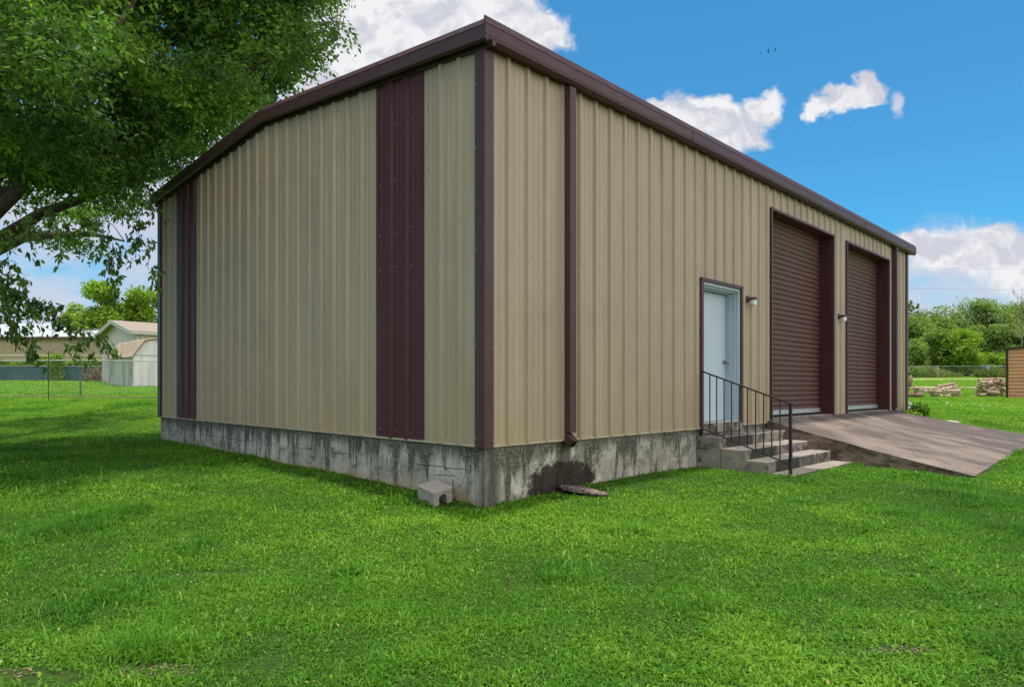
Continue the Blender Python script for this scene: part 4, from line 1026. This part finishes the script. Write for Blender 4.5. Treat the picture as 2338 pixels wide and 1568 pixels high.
m = MB(); a, b = Vector((-52, 51.6, gz(-52,51.6))), Vector((-33.3, 55.12, gz(-33.3,55.12))); sc = []
for i in range(41):
    t = i/40; p = a.lerp(b, t); sag = .03*math.sin(t*57)
    sc.append((p.x-fo.x, p.y-fo.y+.05+sag, gz(p.x,p.y)-fo.z-.02)); sc.append((p.x-fo.x, p.y-fo.y+.05+sag*.5, p.z-fo.z+1.17))
for i in range(40): m.quad(Vector(sc[2*i]), Vector(sc[2*i+2]), Vector(sc[2*i+3]), Vector(sc[2*i+1]))
m.build('privacy_screen', simple('blue_green_fabric', (.045,.11,.125), .8, 0, .3, 1.1), FT)
chain_fence('chain_link_fence', [(36, 71.5), (49.6, 70.0), (52.5, 66.0), (54.5, 66.5), (60, 66.8)], 1.2, 'chain link fence with bright top rail in front of the right treeline', 4.6, .004, .20, post_r=.045)
def corner_post():
    p = (49.7, 69.6); g = gz(*p); m = MB(); m.box(-.20,.20,-.12,.12,-.1,1.30); m.box(-.22,.22,-.14,.14,1.30,1.34)
    o = m.build('gate_post', simple('grey_post', (.30,.31,.32), .7)); o.location = (*p, g); tag(o, 'thick grey corner post of the far right fence above right woodpile', 'post')
corner_post()
def back_fence():
    a, b = Vector((-54, 58.5)), Vector((-34.6, 60.2)); z0 = 1.75; T = empty('board_fence', (a.x, a.y, z0), math.atan2(b.y-a.y, b.x-a.x)); L_ = (b-a).length
    tag(T, 'weathered grey board fence overgrown with vines behind the screened fence', 'fence'); m = MB(); n = int(L_/.16)
    for i in range(n): m.box(i*.16, i*.16+.15, 0, .03, -.1, 1.55+random.uniform(-.03,.03))
    m.build('boards', simple('grey_boards', (.27,.23,.17), .9, 0, .3, 2), T)
    m = MB(); m.box(0, L_, .03, .08, .4, .5); m.box(0, L_, .03, .08, 1.2, 1.3); m.tube([(0,-.1,2.28),(L_,-.1,2.28)], .04, 6); m.build('rails', simple('pale_rail', (.45,.42,.34), .8), T)
    # vines lying over the top
    n = 5200; t = RNG.random(n)*L_; dens = vnoise(t, t*0, .5); hz = 1.05+.95*RNG.random(n)**.7*(.5+dens*.8)
    low = RNG.random(n) < .12; hz = np.where(low, RNG.random(n)*1.2, hz)
    P = np.stack([t, -.12-.35*RNG.random(n), hz], 1); V = empty('vine', (a.x, a.y, z0), T.rotation_euler.z); tag(V, 'yellow green vine spilling over the weathered board fence', 'vine')
    leaves_mesh('foliage', P, RNG.normal(size=(n,3))+np.array([0,-.3,-.3]), .16+.12*RNG.random(n), .12+.1*RNG.random(n), M_leaf_y, np.clip(.45+.3*RNG.normal(size=n),0,1), V)
    m = MB()
    for k in range(30):
        x = random.uniform(0, L_); m.tube([(x,-.08,0),(x+random.uniform(-.4,.4),-.12,.8),(x+random.uniform(-.8,.8),-.15,1.7)], [.02,.015,.006], 4, False)
    m.build('stem', M_bark, V)
back_fence()
def vine_clump():
    p = at(131, 872, 54.0); g = gz(p.x, p.y); T = empty('vine', (p.x, p.y, g)); tag(T, 'leafy green vine clump climbing the middle of the screened fence', 'vine')
    n = 900; a = RNG.random(n)*6.28; r = .15+.5*RNG.random(n); z = 2.1*RNG.random(n); P = np.stack([np.cos(a)*r*.9, np.sin(a)*r*.35-.1, z], 1)
    leaves_mesh('foliage', P, RNG.normal(size=(n,3)), .14+.12*RNG.random(n), .12+.08*RNG.random(n), M_leaf_y, np.clip(.4+.25*RNG.normal(size=n),0,1), T)
    m = MB(); [m.tube([(i*.1-.1,0,0),(i*.12,.05,1),(i*.2-.1,0,1.9)], [.03,.02,.01], 5, False) for i in range(3)]; m.build('stem', M_bark, T)
vine_clump()
def brush():
    p = at(222, 876, 50.0); g = gz(p.x, p.y); T = empty('brush_pile', (p.x, p.y, g)); tag(T, 'brown dead brush heaped against the fence post beside the white shed', 'brush pile')
    m = MB()
    for k in range(70):
        x = random.uniform(-.9, .9); y = random.uniform(-.4, .4); l = random.uniform(.3, 1.2); a = random.uniform(-1, 1)
        m.tube([(x,y,0),(x+l*a*.5,y+random.uniform(-.2,.2),l*.6),(x+l*a,y,l)], [.035,.025,.01], 4, False)
    m.build('branches', simple('dry_brush', (.22,.14,.09), .9, 0, .4, 3), T)
    n = 260; P = np.stack([RNG.normal(size=n)*.5, RNG.normal(size=n)*.2, .2+RNG.random(n)*.9], 1)
    leaves_mesh('dry_leaves', P, RNG.normal(size=(n,3)), .12+.1*RNG.random(n), .08+.05*RNG.random(n), leafmat('dry_leaves', [(0,(.16,.10,.06)),(.6,(.30,.20,.12)),(1,(.12,.18,.04))], .2), RNG.random(n), T)
brush()
def pole(px, Y, top, label):
    p = at(px, 900, Y); g = gz(p.x, Y); m = MB(); h = CH+(HY_-top)/F_*Y-g
    m.tube([(0,0,-.1),(0,0,h)], .014, 6); m.tube([(0,0,h-.15),(-.22,0,h+.05),(-.34,0,h-.02)], .008, 5); m.tube([(0,0,h-.15),(.2,0,h+.05),(.32,0,h+.02)], .008, 5)
    o = m.build('plant_hook', simple('dark_iron', (.06,.05,.045), .6)); o.location = (p.x, Y, g); tag(o, label, 'plant hook')
pole(111, 21.6, 800, 'thin iron shepherd hook standing next to the left fence')

# weeds along the right fence, white clover, wood chips
def weeds():
    n = 9000; t = RNG.random(n); x = 34+26*t; y = 72.2+RNG.random(n)*3.0; y = np.where(x > 49, 68.0+RNG.random(n)*3, y); hh = (.5+.9*vnoise(x, y, .7))*(.6+.6*RNG.random(n))
    P = np.stack([x, y, hgt(x, y)], 1); D = RNG.normal(size=(n,3))*.3+np.array([0,0,1.]); o = leaves_mesh('tall_weeds', P, D, hh, hh*.10, M_weed, np.clip(.15+.75*vnoise(x, y, .45)+.15*RNG.normal(size=n),0,1))
    tag(o, 'tall pale weeds growing along the far right fence line', 'weeds', kind='stuff')
weeds()
def undergrowth():
    n = 34000; x = 36+38*RNG.random(n); y = 90+8*RNG.random(n); hz = 9.5*RNG.random(n)**.85*(.55+.6*vnoise(x, y*0, .35))
    P = np.stack([x, y, hgt(x, y)+hz], 1); o = leaves_mesh('undergrowth', P, RNG.normal(size=(n,3)), .32+.3*RNG.random(n), .24+.2*RNG.random(n), leafmat('shadowy_undergrowth', [(0,(.06,.09,.028)),(.6,(.13,.18,.05)),(1,(.22,.27,.09))], .2), np.clip(.4+.25*RNG.normal(size=n),0,1))
    tag(o, 'dense dark woodland undergrowth behind the right treeline', 'undergrowth', kind='stuff')
undergrowth()
def clover():
    n = 42; c = at(2232, 946, 21.5); x = c.x+RNG.normal(size=n)*.55; y = c.y+RNG.normal(size=n)*1.3; P = np.stack([x, y, hgt(x, y)+.07], 1)
    c2 = at(120, 1550, 2.9); n2 = 14
    D = RNG.normal(size=(n,3))*.5+np.array([0,0,1.]); o = leaves_mesh('clover_flowers', P, D, np.full(n,.035), np.full(n,.032), leafmat('white_petals', [(0,(.6,.6,.55)),(1,(.8,.8,.75))], .2), RNG.random(n))
    tag(o, 'white clover flowers scattered in grass beyond the ramp', 'flowers', kind='stuff')
clover()

# ------------------------------------------------------------------ firewood
def log(px0, py0, px1, py1, th, Y, mat, label, group, name='split_log', jig=True):
    a, b = at(px0, py0, Y), at(px1, py1, Y+random.uniform(-.25,.25) if jig else Y); r = th/F_*Y/2
    mid = (a+b)/2; m = MB(); n = 9; k = 5; pts = [a.lerp(b, i/(k-1))-mid for i in range(k)]
    m.tube(pts, [r*random.uniform(.86,1.05) for _ in range(k)], n)
    m.v = [(x+random.uniform(-.1,.1)*r, y+random.uniform(-.1,.1)*r, z+random.uniform(-.1,.1)*r) for x, y, z in m.v]
    o = m.build(name, mat, smooth=False, bevel=0); o.location = mid; tag(o, label, 'log', group); return o
GA, GB = 'logs in the left woodpile', 'logs in the right woodpile'
LA = 'pale split log in the loose left woodpile near the metal building'; LB = 'pale split log stacked in the right woodpile beside the slatted shed'
def zl(x, y): return ((2200+x/13.07)*.9352, (920+y/13.07)*.9352)
def zr(x, y): return ((2360+x/8.714)*.9352, (820+y/8.714)*.9352)
P1 = [(1150,300,1700,210,85),(1660,290,1770,290,60),(1420,375,1640,330,90),(1630,350,1780,360,90),(1270,350,1370,370,70),(1440,450,1880,440,110),(870,440,1340,490,110),(1350,480,1460,530,90),(1500,570,1760,520,70),
      (940,570,1330,610,90),(1340,610,1760,620,90),(1760,560,1870,610,110),(1860,520,1960,520,50),(1840,640,1970,660,40),(1250,665,1500,655,35),(880,500,1050,520,70),(1160,390,1430,420,60),(620,420,700,410,60),(720,430,820,410,70),(700,470,860,450,60),(1050,560,1330,540,60),(1620,470,1900,450,60),(1780,430,1900,470,60),(1120,690,1190,700,30)]
for (x0,y0,x1,y1,th) in P1:
    (a, b), (c, d) = zl(x0,y0), zl(x1,y1); log(a, b, c, d, th/13.07*.9352*1.12, 30+random.uniform(-.25,.25), M_log, LA, GA)
(a, b), (c, d) = zl(150,345), zl(1160,350); log(a, b, c, d, 5.4, 29.6, M_log, 'long pale trunk lying across the top of left woodpile', None, 'fallen_log', False)
(a, b), (c, d) = zl(170,570), zl(690,570); log(a, b, c, d, 11, 29.0, M_logd, 'thick dark old trunk lying at left of the left woodpile', None, 'fallen_log', False)
(a, b), (c, d) = zl(480,540), zl(500,380); log(a, b, c, d, 11, 29.3, M_logd, 'upright grey-brown stump behind the thick dark trunk', None, 'tree_stump', False)
def root_wad():
    p = at(zl(240,430)[0], zl(240,640)[1], 28.8); T = MB()
    for a, b, r in (((-.1,0,0),(.02,0,.75),.05), ((.0,0,.5),(.1,.0,1.0),.10), ((.02,0,.5),(.22,0,.55),.04), ((.22,0,.55),(.3,0,0),.03), ((.05,0,.6),(-.2,0,.7),.04), ((0,0,.75),(-.35,0,.72),.03)):
        T.tube([a, ((a[0]+b[0])/2+.03,0.02,(a[2]+b[2])/2), b], [r*.7,r,r*.4], 6)
    o = T.build('root_stump', M_logd, smooth=True); o.location = (p.x, p.y, gz(p.x, p.y)); tag(o, 'dark gnarled root standing by the metal building far corner', 'stump')
root_wad()
P2 = [(260,940,550,915,60),(290,985,420,975,60),(420,975,560,950,50),(560,930,630,915,60),(640,925,760,920,70),(230,1020,410,1060,55),(230,1090,340,1095,50),(190,1130,270,1160,35),(170,1170,260,1200,35),(410,1010,560,1000,60),(560,990,700,970,70),(690,990,800,1000,90),
      (410,1090,720,1070,70),(550,1050,790,1130,60),(720,1050,820,1040,60),(620,1160,800,1150,60),(345,1110,430,1170,70),(430,1180,700,1220,70),(290,1200,390,1195,40),(390,1160,500,1220,60),(700,1210,780,1230,60),(420,1265,650,1270,70),(250,1255,410,1250,50),(90,1290,280,1305,40),(280,1300,390,1310,40),(650,1290,760,1280,50),(480,1130,620,1110,60),(800,1160,860,1130,50),(640,1030,760,1010,60),(200,1220,260,1250,50),(740,1260,860,1280,50),(300,1140,360,1180,40)]
for (x0,y0,x1,y1,th) in P2:
    (a, b), (c, d) = zr(x0,y0), zr(x1,y1); log(a, b, c, d, th/8.714*.9352*1.15, 29.5+random.uniform(-.25,.25), M_log, LB, GB)

# ------------------------------------------------------------------ odds and ends at the far wall corner
def bent_frame():
    p = loc(15.2, .35); g = gz(*p); T = MB()
    Y = p[1]+.3
    def q(x, y): a = at((2200+x/13.07)*.9352, (920+y/13.07)*.9352, Y); return (a.x-p[0], a.y-p[1], a.z-g)
    for a, b, r in (((60,720),(440,915),.022), ((140,990),(520,935),.022), ((430,915),(780,985),.02), ((160,830),(200,960),.018), ((520,940),(650,905),.018), ((60,1010),(300,960),.018)):
        T.bar(q(*a), q(*b), r*1.3, r*2)
    o = T.build('aluminium_frame', simple('pale_aluminium', (.62,.66,.70), .45, .2)); o.location = (p[0], p[1], g); tag(o, 'bent pale aluminium frame lying behind the far corner of the building', 'metal frame')
bent_frame()
def small_plant(px, py, Y, n, r, h, label, mat, seed):
    p = at(px, py, Y); g = gz(p.x, p.y); T = empty('weed_plant', (p.x, p.y, g)); tag(T, label, 'plant')
    rn = np.random.default_rng(seed); d = rn.normal(size=(n,3)); d /= np.linalg.norm(d,axis=1,keepdims=True); P = d*(rn.random(n)**.5)[:,None]*np.array([r,r,h*.5])+np.array([0,0,h*.55])
    leaves_mesh('foliage', P, rn.normal(size=(n,3))+np.array([0,0,-.1]), .06+.06*rn.random(n), .04+.03*rn.random(n), mat, np.clip(.4+.25*rn.normal(size=n),0,1), T)
    m = MB()
    for k in range(7): m.tube([(0,0,0),(random.uniform(-r,r)*.5,random.uniform(-r,r)*.5,h*.5),(random.uniform(-r,r)*.9,random.uniform(-r,r)*.9,h)], [.012,.008,.004], 4, False)
    m.build('stem', M_bark, T)
small_plant(2098, 944, 16.6, 900, .22, .34, 'dark green bushy weed beside the far corner of the building', M_leaf, 1)
small_plant(2076, 946, 16.4, 380, .26, .20, 'low pale green weed between the far corner and the bushy weed', M_leaf_y, 2)

# power lines and birds
def wire(py, Y, r, label):
    p0 = at(1950, py, Y); p1 = at(2700, py-3, Y); m = MB(); n = 24
    m.tube([p0.lerp(p1, i/n)-p0-Vector((0,0,.5*math.sin(math.pi*i/n)*.6)) for i in range(n+1)], r, 5)
    o = m.build('power_line', simple('dark_cable', (.05,.05,.055), .7)); o.location = p0; tag(o, label, 'cable')
wire(608, 60, .005, 'highest thin power line right of the metal building'); wire(655, 60, .008, 'middle thin power line right of the metal building'); wire(712, 60, .014, 'lowest power line passing in front of the right treetops')
def bird(px, py, Y, roll, yaw, s, label):
    m = MB(); m.tube([(0,-.30,0),(0,-.18,.01),(0,0,0),(0,.16,-.01),(0,.32,0)], [.02,.06,.075,.05,.03], 8)
    for sg in (-1, 1):
        m.add([(sg*.05,-.12,.02),(sg*.40,-.16,.13),(sg*.85,-.04,.10),(sg*.80,.06,.10),(sg*.40,.10,.12),(sg*.05,.12,.02)], [(0,1,4,5),(1,2,3,4)])
        m.add([(sg*.05,-.12,.045),(sg*.40,-.16,.15),(sg*.85,-.04,.112),(sg*.80,.06,.112),(sg*.40,.10,.14),(sg*.05,.12,.045)], [(5,4,1,0),(4,3,2,1)])
    m.add([(-.03,.28,0),(.03,.28,0),(.12,.5,0),(-.12,.5,0),(0,.28,.02),(0,.5,.015)], [(0,1,2,3),(3,2,5,4)])
    m.v = [(x*s, y*s, z*s) for x, y, z in m.v]
    o = m.build('bird', simple('dark_plumage', (.03,.03,.035), .8)); o.location = at(px, py, Y); o.rotation_euler = (R(8), R(roll), R(yaw)); tag(o, label, 'bird', 'birds flying over the building')
bird(1736.5, 122, 150, 68, 60, .42, 'smallest and leftmost of the three birds flying together')
bird(1754, 117, 150, 72, 40, .72, 'middle bird of the three flying together')
bird(1770, 113, 150, 82, 30, .68, 'rightmost and highest bird of the three flying together')
bird(1746, 203.5, 150, -12, 20, .62, 'single bird flying just above the middle cloud')
bird(1937, 292, 150, -14, -15, .62, 'single bird flying low right below the small clouds')

# ------------------------------------------------------------------ grass
BARE = [(1.80, 3.08, .20, .07), (-1.52, 2.84, .22, .09), (-2.05, 2.80, .2, .06), (-2.6, 4.0, .18, .05), (-1.9, 4.35, .25, .06), (-3.3, 7.3, .30, .12), (.78, 7.45, .42, .2), (9.9, 15.0, .5, .2), (19.0, 22.5, 2.2, .5), (-2.05, 2.75, .35, .08), (2.3, 4.9, .2, .06), (-.45, 6.75, .3, .1), (-14.5, 23.0, 3.4, .28)]
def grass():
    V, T, F3 = [], [], []
    def band(y0, y1, dens, Lm, Wm, xl=-.80, xr=.80, seed=0, flat=.0):
        rn = np.random.default_rng(seed); area = (y1*y1-y0*y0)/2*(xr-xl)+(2.2 if y0 < 7 else 1.2)*(y1-y0); n = int(area*dens)
        y = np.sqrt(y0*y0+rn.random(n)*(y1*y1-y0*y0)); mg = 1.1 if y0 < 7 else .6; x = (y*xl-mg)+(y*(xr-xl)+2*mg)*rn.random(n)
        u, w = to_uw(x, y); v_ = -w
        bad = ((u > -.01) & (w < .01) & (u < 15) & (w > -10)) | ((u > 4.2) & (u < 6.5) & (w > -.1) & (w < 1.08)) | ((u > 4.24) & (u < 6.56) & (w < 1.37) & (w > 0)) | ((u > 6.45) & (u < 13.5) & (w > -.1) & (w < 2.93))
        # hidden behind the building
        px_ = CX_+F_*x/y; hid = (u > 0) & (w < -.2) & (px_ > 368) & (px_ < 2074)
        keep = ~bad & ~hid
        for bx, by, rx, ry in BARE: keep &= ~((((x-bx)/rx)**2+((y-by)/ry)**2 < .5+1.0*rn.random(n)) & (rn.random(n) < .88))
        c1 = vnoise(x, y, 2.6); c2 = vnoise(x+50, y, 9.); c3 = vnoise(x, y+80, .7)
        keep &= rn.random(n) < .22+1.25*(.5*c2+.5*vnoise(x, y, 21.))*(.75+.5*c1)
        x, y, c1, c2, c3 = x[keep], y[keep], c1[keep], c2[keep], c3[keep]; n = len(x); z = hgt(x, y)-.004
        az = rn.random(n)*2*np.pi; lean = np.clip(.85+.38*rn.normal(size=n), .05, 1.40)
        L = Lm*(.45+.5*c1+.45*c2)*(.6+.7*rn.random(n)); W = Wm*(.6+.8*rn.random(n))
        pt = np.clip((vnoise(x+31, y+17, 1.5)-.66)*6, 0, 1); L = L*(1+.55*pt); lean = lean*(1-.25*pt)
        longb = rn.random(n) < .012+.05*pt; L = np.where(longb, L*2.1, L); W = np.where(longb, W*.8, W); lean = np.where(longb, lean*.8, lean)
        broad = (rn.random(n) < .22+.5*(c3-.5)); W = np.where(broad, W*2.5, W); L = np.where(broad, L*.62, L)
        h = np.stack([np.cos(az), np.sin(az), 0*az], 1); sd = np.stack([-np.sin(az), np.cos(az), 0*az], 1)
        B = np.stack([x, y, z], 1); up = np.array([0,0,1.])
        broot = broad*(.35*L)
        B[:, 2] += broot*rn.random(n)
        m1 = B+h*(L*np.sin(lean)*.42)[:, None]+up*(L*np.cos(lean)*.60)[:, None]
        tp = B+h*(L*np.sin(lean*1.15+.15))[:, None]+up*(L*np.cos(lean*1.15+.15)*.95).clip(.004)[:, None]
        hw = (W*.5)[:, None]
        mw = np.where(broad, 1.0, .8)[:, None]; bw = np.where(broad, .35, .8)[:, None]
        tw = np.where(broad, .45, .12)[:, None]
        vv = np.stack([B-sd*hw*bw, B+sd*hw*bw, m1+sd*hw*mw, m1-sd*hw*mw, tp+sd*hw*tw, tp-sd*hw*tw], 1).reshape(-1, 3)
        tint = np.clip(.18+.28*c1+.30*c3+.13*rn.normal(size=n)+broad*.05-.14*pt+np.clip((y-11)/40, 0, .3), 0, .86); tint = np.where(rn.random(n) < .014, 1.0, tint)
        off = sum(len(a) for a in V); i = np.arange(n)[:, None]*6+off
        V.append(vv); T.append(np.repeat(tint, 6)); F3.append(np.concatenate([i+np.array([0,1,2,3]), i+np.array([3,2,4,5])], 0))
    band(2.35, 4.2, 14500, .046, .0042, seed=1)
    band(4.2, 7.0, 7400, .048, .0056, seed=2)
    band(7.0, 12, 3000, .050, .0085, seed=3)
    band(12, 22, 1500, .055, .012, xl=-.80, xr=-.48, seed=4)
    band(9.0, 22, 1500, .055, .012, xl=.55, xr=.80, seed=5)
    band(22, 36, 650, .06, .02, xl=-.80, xr=-.50, seed=6)
    band(22, 36, 650, .06, .02, xl=.55, xr=.80, seed=7)
    band(36, 60, 160, .07, .035, xl=-.80, xr=-.50, seed=8)
    band(36, 60, 110, .07, .035, xl=.55, xr=.80, seed=9)
    v = np.concatenate(V); f = np.concatenate(F3); print('grass verts', len(v))
    o = np_mesh('grass', v, f, M_grass, np.concatenate(T)); tag(o, 'short green lawn grass with broadleaf weeds around the building', 'grass', kind='stuff')
grass()
def chips():
    P = []; m = MB()
    for (bx, by, rx, ry), k in ((BARE[0], 60), (BARE[1], 60), (BARE[2], 30)):
        for i in range(k):
            a = random.uniform(0, 6.28); r = random.random()**.5*.8; x = bx+rx*r*math.cos(a); y = by+ry*r*math.sin(a); l = random.uniform(.005,.015); t = random.uniform(0,3.14)
            z = gz(x, y)+.004; d = Vector((math.cos(t), math.sin(t), random.uniform(-.1,.2))); m.bar(Vector((x,y,z))-d*l*.5, Vector((x,y,z))+d*l*.5, l*.45, .004)
    tag(m.build('wood_chips', simple('pale_chips', (.26,.19,.12), .9, 0, .4, 50)), 'pale wood chips and dead grass in bare patches of lawn', 'wood chips', kind='stuff')
chips()
